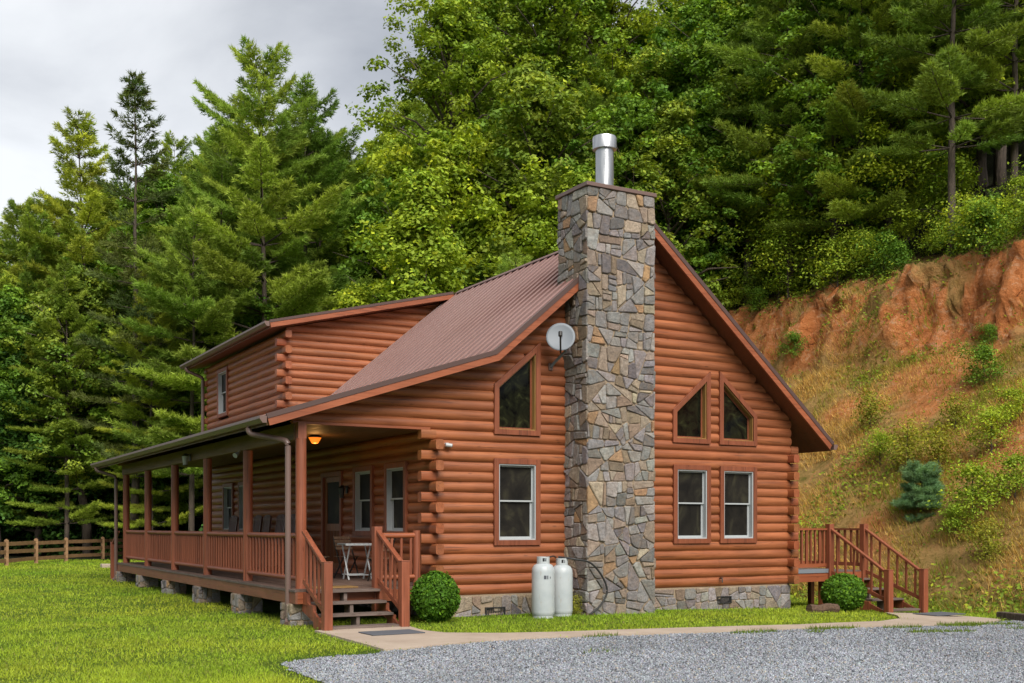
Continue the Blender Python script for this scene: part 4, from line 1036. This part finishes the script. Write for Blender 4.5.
# bistro set
def xframe(t, name, w_, h_, d_, m, r=.012):
    for s in (-1, 1):
        mb = MB(); mb.bar((-d_, s * w_, 0), (d_, s * w_, h_), .02, .028, (0, 1, 0)).bar((d_, s * (w_ - .025), 0), (-d_, s * (w_ - .025), h_), .02, .028, (0, 1, 0)); mb.build(name, m, t)
t = thing('bistro_table', 'white folding bistro table on crossed legs beside the porch steps', 'table', (-.62, 2.45, DZ + .003), R_(84))
xframe(t, 'crossed_legs', .24, .72, .26, M['white'])
mb = MB(); mb.bar((-.24, -.24, .10), (-.24, .24, .10), .02, .02).bar((.24, -.24, .10), (.24, .24, .10), .02, .02); mb.build('stretcher', M['white'], t)
mb = MB()
for i in range(7): mb.box(-.33, .33, -.33 + i * .095, -.33 + i * .095 + .083, .72, .742)
mb.box(-.34, -.31, -.33, .33, .70, .72); mb.box(.31, .34, -.33, .33, .70, .72); mb.build('table_top', M['white'], t, bevel=.003)
def fchair(label, loc, rz):
    t = thing('folding_chair', label, 'chair', loc, rz, group='folding chairs on the porch')
    for s in (-1, 1):
        mb = MB(); mb.bar((.20, s * .19, 0), (-.20, s * .19, .86), .018, .026, (0, 1, 0)); mb.build('leg', M['ironblack'], t)
        mb = MB(); mb.bar((-.22, s * .165, 0), (.17, s * .165, .45), .018, .026, (0, 1, 0)); mb.build('leg', M['ironblack'], t)
    mb = MB()
    for i in range(6): mb.box(-.16 + i * .062, -.16 + i * .062 + .05, -.2, .2, .45, .466)
    mb.build('seat', M['slat'], t)
    mb = MB()
    for i in range(4):
        z = .60 + i * .072; x = .20 - .40 * z / .86; mb.box(x - .008, x + .008, -.2, .2, z, z + .058)
    mb.build('backrest', M['slat'], t); return t
fchair('brown slatted folding chair behind the white bistro table', (-.62, 3.05, DZ + .003), R_(-80))
fchair('brown slatted folding chair left of the bistro table, seat turned to the door', (-1.25, 3.0, DZ + .003), R_(-30))
fchair('brown slatted folding chair right of the bistro table, under the nearest porch window', (-.5, 1.45, DZ + .003), R_(100))
# rocking chairs in a row along the porch
def rocker(label, loc, rz):
    t = thing('rocking_chair', label, 'rocking chair', loc, rz, group='rocking chairs along the porch')
    for s in (-1, 1):
        MB().tube([(-.42 + .84 * i / 8, s * .25, .02 + .10 * ((i - 4) / 4) ** 2) for i in range(9)], .02, 8).build('rocker', M['dark_wood'], t)
    for s in (-1, 1):
        mb = MB(); mb.bar((.24, s * .25, .05), (.24, s * .25, .62), .045, .045, (0, 1, 0)); mb.build('leg', M['dark_wood'], t)
        mb = MB(); mb.bar((-.22, s * .25, .05), (-.38, s * .25, 1.34), .045, .04, (0, 1, 0)); mb.build('back_post', M['dark_wood'], t)
        mb = MB(); mb.box(-.27, .32, s * .25 - .05, s * .25 + .05, .62, .645); mb.build('armrest', M['dark_wood'], t, bevel=.008)
    mb = MB()
    for i in range(6): mb.bar((-.22 + i * .09, -.25, .41), (-.22 + i * .09, .25, .41), .07, .02)
    mb.build('seat', M['dark_wood'], t)
    mb = MB()
    for i in range(6): y = -.2 + i * .08; mb.bar((-.26, y, .46), (-.38, y, 1.36 + .03 * math.sin(math.pi * i / 5)), .02, .055, (0, 1, 0))
    mb.bar((-.365, -.25, 1.26), (-.365, .25, 1.26), .05, .03, (1, 0, 0)); mb.build('backrest', M['dark_wood'], t); return t
for lab, y in (('dark rocking chair nearest the screen door in the porch row', 6.75), ('dark rocking chair second in the row from the screen door', 7.75), ('dark rocking chair in the middle of the porch row', 8.75), ('dark rocking chair second from the far porch windows', 9.75), ('dark rocking chair just before the far porch windows', 10.75), ('dark rocking chair at the far end of the row, under the far porch windows', 11.75)):
    rocker(lab, (-.85 + random.uniform(-.06, .06), y, DZ + .003), R_(180 + random.uniform(-10, 10)))
# fence behind the lawn
P0 = np.array(spot(-140, 36)); fp = [spot(-72, 38.0), spot(-30, 40.8), spot(6.4, 43.7), spot(36, 46.6), spot(66, 49.4), spot(102.7, 53.0), spot(128, 56), spot(152, 59), spot(172, 62)]
fence = thing('rail_fence', 'three rail wooden post fence at the far edge of the lawn', 'fence', (*fp[3], tz(*fp[3])))
o3 = Vector(fence.location)
for i, p in enumerate(fp):
    z = tz(*p); q = Vector((p[0], p[1], z)) - o3
    mb = MB(); mb.box(q.x - .075, q.x + .075, q.y - .075, q.y + .075, q.z - .2, q.z + 1.02); mb.prism([(q.x - .075, q.z + 1.02), (q.x + .075, q.z + 1.02), (q.x, q.z + 1.07)], 1, q.y - .075, q.y + .075); mb.build('fence_post', M['fence'], fence)
    if i:
        for h_ in (.22, .55, .88):
            mb = MB(); mb.bar(pq + Vector((0, 0, h_ + random.uniform(-.02, .02))), q + Vector((0, 0, h_ + random.uniform(-.02, .02))), .05, .15); mb.build('fence_rail', M['fence'], fence)
    pq = q
# landing slab, stump block, railroad tie
x, y = spot(110, 42.3)
mb = MB(); mb.prism([(x - .34, y - .3), (x + .28, y - .34), (x + .33, y + .3), (x - .3, y + .34)], 2, tz(x, y) - .05, tz(x, y) + .14); tag(mb.build('stone_slab', M['concrete'], bevel=.02), 'pinkish stone slab on the lawn beyond the far end of the porch', 'slab')
mb = MB(); xs_ = np.linspace(-.42, .42, 9)
mb.tube([(a, .02 * math.sin(7 * a), .09 + .015 * math.sin(11 * a)) for a in xs_], .11, 9); o = mb.build('bark_log', M['brownbark'], smooth=True); o.location = (8.75, -1.3, tz(8.75, -1.3) - .01)
tag(o, 'short mossy bark log lying in the grass left of the right bush', 'log')
p, q = spot(1000, 24.6), spot(1045, 23.2)
mb = MB(); mb.bar((p[0], p[1], tz(*p) + .07), (q[0], q[1], tz(*q) + .07), .2, .2); tag(mb.build('landscape_timber', M['bark'], bevel=.015), 'dark landscape timber at the edge of the drive below the bank', 'timber')

x, y = 26.2, 2.6
mb = MB(); mb.tube([(-.05, -.75, .0), (.05, -.3, .05), (-.02, .3, .02), (.05, .8, .12)], .09, 8, r1=.05); mb.tube([(.0, .1, .05), (-.2, .35, .25)], .03, 6, r1=.012)
o = mb.build('dead_log', M['bark'], smooth=True); o.location = (x, y, tz(x, y) + .1); tag(o, 'weathered grey dead log lying on the rim of the clay cut', 'log')

# ------------------------------------------------------------------ plants
def leaf_quads(c, nrm, size, aspect):
    n = len(c); a = np.cross(nrm, rng.normal(size=(n, 3))); a /= np.linalg.norm(a, axis=1, keepdims=True) + 1e-9; b_ = np.cross(nrm, a)
    s = (size / 2)[:, None]
    V = np.stack([c - a * s, c + b_ * s * aspect - nrm * s * .15, c + a * s, c - b_ * s * aspect - nrm * s * .15], 1)
    return V.reshape(-1, 3), np.arange(4 * n).reshape(n, 4)
def unit(v): return v / (np.linalg.norm(v, axis=-1, keepdims=True) + 1e-9)
def tree_obj(kind, crown, trunk): return (kind, crown, trunk)
def broadleaf(name, h, r, base, nclump, nleaf, lsize, cols, seed, columnar=False):
    global rng
    rng = np.random.default_rng(seed); random.seed(seed)
    tm = MB(); cl = []
    P = [Vector((0, 0, -.5))]; x = y = 0
    nseg = 9
    for i in range(1, nseg + 1):
        x += random.gauss(0, .006 * h); y += random.gauss(0, .006 * h); P.append(Vector((x, y, h * .9 * i / nseg)))
    tm.tube(P, .016 * h + min(.03, .003 * h), 8, r1=min(.02, .004 * h))
    nl = int(nclump / 5.2)
    for j in range(nl):
        t = base + (1 - base) * (j + random.random()) / nl
        az = j * 2.4 + random.uniform(-.6, .6)
        k = min(nseg - 1, int(t * .9 / .9 * nseg)); p = P[k] + (P[k + 1] - P[k]) * (t * nseg - k) if k < nseg else P[-1]
        tt = (t - base) / (1 - base)
        env = math.sin(math.pi * min(1, .16 + .84 * tt) ** .85) ** .7 if not columnar else (1 - tt) ** .6
        Lb = r * max(.18, env) * (random.uniform(.62, 1.12) if h > 6 else random.uniform(.35, 1.45))
        el = .25 + .75 * tt + random.uniform(-.2, .2)
        d = Vector((math.cos(az) * math.cos(el), math.sin(az) * math.cos(el), math.sin(el)))
        e1 = p + d * Lb * .55 + Vector((0, 0, .1 * Lb)); e2 = p + d * Lb + Vector((0, 0, -.04 * Lb))
        tm.tube([p, e1, e2], .006 * h * (1.1 - tt) + min(.012, .002 * h), 5, r1=min(.01, .002 * h))
        for q in range(random.randint(4, 7)):
            f = random.uniform(.35, 1.08); c = p + (e2 - p) * f
            c = c + Vector((random.gauss(0, .17), random.gauss(0, .17), random.gauss(.04, .13))) * Lb * (.6 + .5 * f)
            cl.append((*c, random.uniform(.5, 1.05) * (.75 + .25 * Lb / r)))
    cl = np.array(cl); m = len(cl)
    ci = np.repeat(np.arange(m), nleaf); n = len(ci)
    v = unit(rng.normal(size=(n, 3))) * (rng.random((n, 1)) ** .45); v[:, 2] *= .5
    # each clump is a loose layered spray with its own tilt
    tilt = rng.normal(0, .28, (m, 2)); v[:, 2] += (v[:, :2] * tilt[ci]).sum(1) - .18 * (v[:, :2] ** 2).sum(1)
    c = cl[ci, :3] + v * cl[ci, 3:4]
    nr = unit(np.stack([v[:, 0] * .8, v[:, 1] * .8, .75 + 0 * v[:, 0]], 1) + rng.normal(0, .42, (n, 3)))
    V, Fq = leaf_quads(c, nr, lsize * rng.uniform(.6, 1.3, n), .62)
    cc = np.array(cols); w1 = rng.random((m, 1)); base_c = cc[0] * (1 - w1) + cc[1] * w1
    col = base_c[ci] * rng.uniform(.62, 1.38, (n, 1)) * rng.uniform(.85, 1.15, (m, 1))[ci]
    young = rng.random(n) < .10; col[young] = col[young] * np.array([1.5, 1.3, .9])
    return raw_mesh(name + '_crown', V, Fq, 4, col, M['leaf']), tm
def pine(name, h, r, base, cols, seed, dens=1., narrow=1., gap=.86, blade=.25, bw=.042, droop=.0):
    global rng
    rng = np.random.default_rng(seed); random.seed(seed)
    tm = MB(); P = [Vector((0, 0, -.5))]; x = y = 0; ns = 10
    for i in range(1, ns + 1):
        x += random.gauss(0, .0022 * h); y += random.gauss(0, .0022 * h); P.append(Vector((x, y, h * .985 * i / ns)))
    tm.tube(P, .0085 * h + .02, 8, r1=.015)
    C, Dv, br = [], [], []; z = base * h; bi = 0
    while z < h * .985:
        t = (z - base * h) / (h * (1 - base)); k = min(ns - 1, int(z / h / .985 * ns)); p0 = P[k] + (P[k + 1] - P[k]) * min(1, z / h / .985 * ns - k)
        nb = random.randint(4, 7); a0 = random.uniform(0, 6.28); wf = random.uniform(.72, 1.12)
        for j in range(nb):
            az = a0 + j * 6.283 / nb + random.gauss(0, .25)
            Lb = (r * (1 - t) ** narrow * wf * random.uniform(.45, 1.2) + .25) * (1 if t > .06 else .75)
            if random.random() < .08: Lb *= .45
            el = .04 + .8 * t ** 2.2 + random.gauss(0, .10) - droop; hor = Vector((math.cos(az), math.sin(az), 0)); sd_ = Vector((-math.sin(az), math.cos(az), 0))
            def bp(f): return p0 + hor * (Lb * f * math.cos(el)) + Vector((0, 0, Lb * (f * math.sin(el) + .10 * f * f - .05 * f)))
            tm.tube([p0, bp(.5), bp(1)], .012 + .008 * Lb, 4, r1=.008)
            nt_ = max(5, int(Lb * 9 * dens)); cb = random.uniform(.72, 1.25); mixw = random.random()
            for q in range(nt_):
                f = .28 + .72 * (q + random.random()) / nt_; s = 1 if q % 2 else -1
                tl = (.18 + .34 * Lb * (1 - f) + .12) * random.uniform(.6, 1.2); b0 = bp(f)
                dirv = (hor * .75 + sd_ * s * random.uniform(.5, 1.0) + Vector((0, 0, random.uniform(-.02, .22)))).normalized()
                nn = max(1, int(tl / .17 * dens))
                for e in range(nn + 1):
                    C.append(tuple(b0 + dirv * tl * (e + .5) / (nn + 1) + Vector((0, 0, random.gauss(0, .035))))); Dv.append(tuple(dirv + Vector((0, 0, .35)))); br.append((cb, mixw))
            for e in range(3): C.append(tuple(bp(1 + .03 * e))); Dv.append(tuple(hor + Vector((0, 0, .4)))); br.append((cb * 1.1, mixw))
        z += gap * random.uniform(.75, 1.3) * (1.1 - .55 * t)
    C = np.array(C); Dv = unit(np.array(Dv)); br = np.array(br); m = len(C); nb = 9
    ci = np.repeat(np.arange(m), nb); n = len(ci)
    d = unit(Dv[ci] * .9 + unit(rng.normal(size=(n, 3))) * .75); ln = blade * rng.uniform(.7, 1.25, n); sv = unit(np.cross(d, rng.normal(size=(n, 3)))) * (bw / 2 * rng.uniform(.7, 1.4, n))[:, None]
    p = C[ci] + rng.normal(0, .03, (n, 3)); V = np.stack([p - sv, p + sv, p + d * ln[:, None]], 1).reshape(-1, 3); Fb = np.arange(3 * n).reshape(n, 3)
    cc = np.array(cols); col = (cc[0] * (1 - br[ci, 1:2]) + cc[1] * br[ci, 1:2]) * br[ci, 0:1] * rng.uniform(.65, 1.35, (n, 1)) * rng.uniform(.85, 1.15, (m, 1))[ci]
    return raw_mesh(name + '_crown', V, Fb, 3, col, M['needle']), tm
KIND = {}
def reg(key, name, pair, leafy):
    crown, tm = pair; tmesh = bpy.data.meshes.new(name + '_trunk'); tmesh.from_pydata(tm.v, [], tm.f); tmesh.materials.append(M['bark']); tmesh.shade_smooth()
    KIND[key] = (name, crown, tmesh)
YG = [(.19, .30, .024), (.34, .42, .035)]; GR = [(.085, .18, .02), (.17, .29, .028)]; DK = [(.04, .11, .02), (.085, .18, .028)]
PG = [(.175, .285, .045), (.34, .43, .065)]; PD = [(.08, .13, .04), (.18, .20, .05)]; PY = [(.23, .32, .04), (.43, .48, .07)]
reg('b1', 'leafy_tree', broadleaf('leafy_tree', 17, 5.0, .22, 330, 105, .24, YG, 1), 1)
reg('b2', 'leafy_tree', broadleaf('leafy_tree', 18, 5.4, .2, 340, 105, .25, GR, 2), 1)
reg('b3', 'leafy_tree', broadleaf('leafy_tree', 15, 4.8, .1, 320, 105, .24, DK, 3), 1)
reg('b4', 'leafy_tree', broadleaf('leafy_tree', 13, 3.1, .12, 280, 130, .155, YG, 4, True), 1)
reg('b5', 'leafy_tree', broadleaf('leafy_tree', 19, 4.6, .3, 300, 100, .24, [(.12, .21, .028), (.25, .32, .035)], 5), 1)
reg('p1', 'pine_tree', pine('pine_tree', 24, 7.0, .10, PG, 11, 1.05, .55, gap=1.08), 0)
reg('p2', 'pine_tree', pine('pine_tree', 22, 5.2, .12, PY, 12, 1.05, .6, gap=1.15), 0)
reg('p3', 'pine_tree', pine('pine_tree', 21, 4.0, .22, PD, 13, .72, .85, gap=1.05), 0)
reg('p4', 'pine_tree', pine('pine_tree', 18, 4.4, .24, PG, 14, 1.05, .55, gap=1.12), 0)
reg('b6', 'leafy_tree', broadleaf('leafy_tree', 25, 5.6, .25, 430, 110, .23, [(.14, .24, .024), (.28, .36, .032)], 6), 1)
reg('s4', 'young_tree', broadleaf('young_tree', 4.2, 1.5, .12, 62, 42, .15, YG, 26), 1)
reg('s1', 'shrub', broadleaf('shrub', 2.4, 1.5, .02, 60, 50, .14, YG, 21), 1)
reg('s2', 'shrub', broadleaf('shrub', 2.2, 1.3, .02, 55, 55, .13, GR, 22), 1)
reg('s3', 'shrub', broadleaf('shrub', 4.5, 2.3, .03, 130, 90, .19, DK, 23), 1)
reg('w1', 'sapling', broadleaf('sapling', 1.5, .40, .03, 44, 46, .085, [(.20, .23, .022), (.30, .29, .03)], 24, True), 1)
reg('bp', 'pine_sapling', pine('pine_sapling', 1.7, .85, .04, [(.12, .24, .13), (.20, .34, .17)], 25, 3.2, .6, gap=.2, blade=.16, bw=.014), 0)
first = {}
def plant(key, x, y, s, label, group=None, rz=None, cat=None, sz=None):
    name, crown, tm = KIND[key]
    t = thing(name, label, cat or name.replace('_', ' '), (x, y, tz(x, y) - .05), random.uniform(0, 6.28) if rz is None else rz, group)
    t.scale = (s, s, s if sz is None else sz)
    link('crown', crown, t); link('trunk', tm, t)
    return t
random.seed(99)
# heroes: (kind, bearing, distance, scale, label)
HER = [('p1', 262, 53, 1.02, 'broad tall white pine rising highest above the cabin eave on the left'),
       ('p1', 306, 56, .98, 'second broad white pine just right of the tallest one'),
       ('p1', 222, 58, .93, 'full white pine left of and behind the tallest one'),
       ('p1', 340, 60, .78, 'white pine at the foot of the hill where the pines meet the leafy wood'),
       ('p1', 34, 60, .80, 'broad green pine near the left edge, behind the low dark leafy trees'),
       ('p3', 136, 53, 1.10, 'thin dark spiky pine standing left of the tallest white pine'),
       ('p2', 82, 60, 1.07, 'yellow green pine left of the thin dark spiky pine'),
       ('p2', 18, 60, .86, 'low yellow green pine at the left edge of the wood behind the fence'),
       ('p4', 192, 51, .92, 'bushy pine with light layered boughs behind the porch roof'),
       ('p1', 320, 57, .86, 'white pine right of the tallest pine, partly behind the dormer'),
       ('p2', 112, 59, .76, 'short bright layered pine behind the fence near the porch end'),
       ('b3', 40, 58, .90, 'dark leafy tree behind the fence at the left edge'),
       ('b3', -30, 58, .95, 'dark leafy tree cut off by the left edge behind the fence'),
       ('b3', 160, 60, .66, 'low dark leafy tree seen between the porch posts'),
       ('b4', 418, 46, 1.36, 'narrow yellow green tree above the dormer roof ridge'),
       ('b4', 357, 47, .98, 'small yellow tinged tree above the dormer eave'),
       ('p4', 515, 45, .72, 'soft green pine just left of the chimney'),
       ('b6', 450, 60, 1.04, 'tall leafy tree high on the hill against the sky, left of the chimney'),
       ('b1', 404, 60, 1.0, 'yellow green leafy tree at the skyline edge of the hill'),
       ('b1', 500, 58, 1.0, 'full yellow green leafy tree high above the chimney cap'),
       ('b1', 580, 52, .88, 'yellow green tree with pale limbs straight behind the flue pipe'),
       ('b5', 668, 53, .84, 'slim pale barked tree right of the chimney'),
       ('p4', 790, 51.5, .98, 'slim pine with a bare lower trunk above the right roof slope'),
       ('p2', 860, 49, .9, 'light green pine above the top of the clay cut'),
       ('b5', 905, 52, .95, 'broad fresh green tree over the middle of the clay cut'),
       ('p4', 952, 44.8, 1.0, 'pine with a straight bare trunk on the rim of the clay cut'),
       ('p4', 1015, 45.5, 1.0, 'pine at the right edge above the clay cut'),
       ('b4', 812, 53, 1.3, 'bright leafy tree between the pines above the roof slope'),
       ('b6', 496, 67, 1.0, 'tall leafy tree at the top of the frame left of the chimney'),
       ('b6', 556, 66, 1.05, 'tall leafy tree at the top of the frame straight above the chimney'),
       ('b6', 612, 68, 1.05, 'tall leafy tree at the top of the frame above the flue pipe'),
       ('p2', 150, 52, .62, 'bright layered pine behind the middle of the porch roof'),
       ('p2', 66, 55, .66, 'bright layered pine behind the fence, left of the porch end'),
       ('b4', 868, 53.5, 1.35, 'light green narrow tree above the middle of the clay cut'),
       ('b2', 720, 60, .95, 'deep green tree in the shade right of the chimney')]
for k_, be, D, s, lab in HER:
    x, y = spot(be, D); plant(k_, x, y, s, lab)
# the wooded hillside behind
def limit(be): return np.interp(be, [-60, 0, 40, 100, 180, 260, 330, 365, 400, 430, 520], [215, 205, 175, 150, 135, 120, 150, 150, 100, 40, -10]) if be < 520 else -400
GRP = 'trees of the wooded hillside'
ZONE = [(-99, 240, 'tree of the dark wood behind the left pines', 'trees of the dark wood on the left'), (240, 560, 'tree of the hillside wood above the cabin roof', 'trees of the hillside above the roof'), (560, 2000, 'tree of the shady hillside wood right of the chimney', 'trees of the hillside right of the chimney')]
cells = []
for D in (58, 64, 70, 77, 85, 94):
    st_ = 62 * 62 / D
    be = -60 + random.uniform(0, st_)
    while be < 1090:
        cells.append((be + random.uniform(-.3, .3) * st_, D + random.uniform(-2.5, 2.5))); be += st_
for be, D in cells:
    if be > 560 and D < 56: continue
    x, y = spot(be, D); u = x - foot(y); key = random.choice(['b1', 'b2', 'b2', 'b5', 'b1', 'p4', 'b5', 'b6'] if be > 330 else ['b5', 'b2', 'p4', 'b2', 'p1'])
    H0 = {'b6': 25, 'b1': 17, 'b2': 18, 'b3': 15, 'b5': 19, 'p1': 24, 'p4': 18}[key]
    zmax = CAMZ + (525.5 - limit(be)) * D / 1110; hmax = (zmax - tz(x, y)) / H0
    s = min(random.uniform(.75, 1.1), hmax)
    if s < .3: continue
    for a, b_, lab, g in ZONE:
        if a <= be < b_: plant(key, x, y, s, ('needled ' if key[0] == 'p' else 'leafy ') + lab, ('needled ' if key[0] == 'p' else 'leafy ') + g)
# closer rows on the slope to the right of the chimney
for be, D, key, s in [(700, 55, 'b2', .75), (745, 54, 'b5', .8), (840, 50, 'b2', .8), (890, 49, 'b4', 1.0), (985, 50, 'b1', .9), (930, 58, 'b2', 1), (1060, 47, 'b5', .9), (640, 56, 'b2', .9), (760, 58, 'b5', .95), (775, 54, 'b4', 1.2), (1000, 58, 'b5', 1.1), (870, 60, 'b1', 1.)]:
    x, y = spot(be, D); nd = key[0] == 'p'
    plant(key, x, y, s, ('needled ' if nd else 'leafy ') + ZONE[2][2], ('needled ' if nd else 'leafy ') + ZONE[2][3])
# undergrowth behind the fence
for i in range(30):
    be = -40 + i * 10 + random.uniform(-8, 8); D = random.uniform(59, 64); x, y = spot(be, D)
    plant('s3', x, y, random.uniform(.7, 1.25), 'dark leafy shrub in the undergrowth behind the fence', 'shrubs behind the fence')
for i in range(16):
    be = 300 + i * 20 + random.uniform(-8, 8); D = random.uniform(46, 54); x, y = spot(be, D)
    plant('s3', x, y, random.uniform(.9, 1.4), 'dark shrub low on the slope behind the cabin', 'shrubs behind the cabin')
# bright shrubs along the rim of the cut
rim = 0
for i in range(96):
    y = -4 + i * .40 + random.uniform(-.4, .4); x = float(foot(np.array([y]))[0]) + random.uniform(12.7, 16.5)
    plant('s4' if i % 3 == 0 else random.choice(['s1', 's1', 's2']), x, y, random.uniform(.35, 1.0) * (1 if y > 5 else .75), ('slim young tree' if i % 3 == 0 else 'yellow green shrub') + ' growing along the rim above the clay cut', ('young trees' if i % 3 == 0 else 'shrubs') + ' along the rim of the clay cut')
# plants on the bank
def bank(be, py):
    for D in np.arange(24, 60, .05):
        x, y = spot(be, D)
        if tz(x, y) > CAMZ + (525.5 - py) * D / 1110: return x, y
    return None
BK = [('bp', 922, 512, .74, 'blue green young pine on the middle of the bank'), ('s1', 972, 520, .62, 'yellow green leafy shrub right of the blue green young pine'), ('s1', 992, 455, .55, 'yellow green shrub near the right edge, halfway up the bank'),
      ('s2', 985, 385, .62, 'dark green bush just below the clay cut near the right edge'), ('s2', 990, 345, .35, 'small dark bush at the foot of the clay face near the right edge'), ('w1', 908, 470, 1.0, 'tall thin yellow weed stalk left of the blue green young pine'),
      ('w1', 938, 470, .9, 'thin yellow weed stalk behind the blue green young pine'), ('s1', 880, 465, .42, 'low yellow green shrub left of the blue green young pine'), ('s1', 1015, 500, .5, 'yellow green shrub at the right edge of the bank'), ('w1', 870, 430, .9, 'thin weed stalk high on the bank left of the young pine'),
      ('s2', 795, 360, .5, 'small green bush at the left end of the clay face'), ('s1', 1010, 425, .45, 'small yellow shrub at the right edge below the clay face'), ('w1', 955, 430, .8, 'short yellow weed stalk high on the bank'), ('s1', 955, 540, .38, 'low yellow shrub below the blue green young pine'), ('w1', 985, 560, .7, 'single weed stalk low on the bank')]
for k_, be, py, s, lab in BK:
    p = bank(be, py)
    if p: plant(k_, p[0], p[1], s, lab)
# clipped round bushes
def round_bush(label, x, y, rx, hz, seed):
    global rng
    rng = np.random.default_rng(seed)
    t = thing('round_bush', label, 'bush', (x, y, tz(x, y) - .02), 0, None)
    n = 15000; v = unit(rng.normal(size=(n, 3))); lump = .84 + .30 * fbm(v[:, 0] * 2.2 + 5 + v[:, 2], v[:, 1] * 2.2 + 9 - v[:, 2], 3)
    rad = (rng.random(n) ** .28) * lump * np.where(rng.random(n) < .03, 1.07, 1); c = v * rad[:, None] * np.array([rx, rx, hz / 2]) + np.array([0, 0, hz / 2]); c[:, 2] = np.maximum(c[:, 2], .02)
    V, Fq = leaf_quads(c, unit(v + rng.normal(0, .6, (n, 3))), rng.uniform(.035, .085, n), .6)
    col = np.array([.075, .17, .014]) * rng.uniform(.55, 1.6, (n, 1)); yg = rng.random(n) < .25; col[yg] *= np.array([1.6, 1.35, 1])
    link('foliage', raw_mesh('foliage', V, Fq, 4, col, M['leaf']), t)
    mb = MB()
    for k in range(7):
        a = k * .9; mb.tube([(0, 0, 0), (.25 * rx * math.cos(a), .25 * rx * math.sin(a), hz * .3), (.6 * rx * math.cos(a), .6 * rx * math.sin(a), hz * .65)], .018, 6, r1=.006)
    mb.build('stems', M['bark'], t); return t
round_bush('round clipped green bush between the front steps and the log wall', -.45, -.92, .455, .96, 31)
round_bush('round clipped green bush in front of the side deck stairs', 9.72, -.98, .50, .90, 32)
# a few weeds at the foot of the chimney
for i, (x, y) in enumerate([(2.66, -.35), (2.72, -.6)]):
    plant('w1', x, y, .28, ['small weed between the propane tank and the chimney', 'taller weed against the chimney foot behind the tanks'][i])
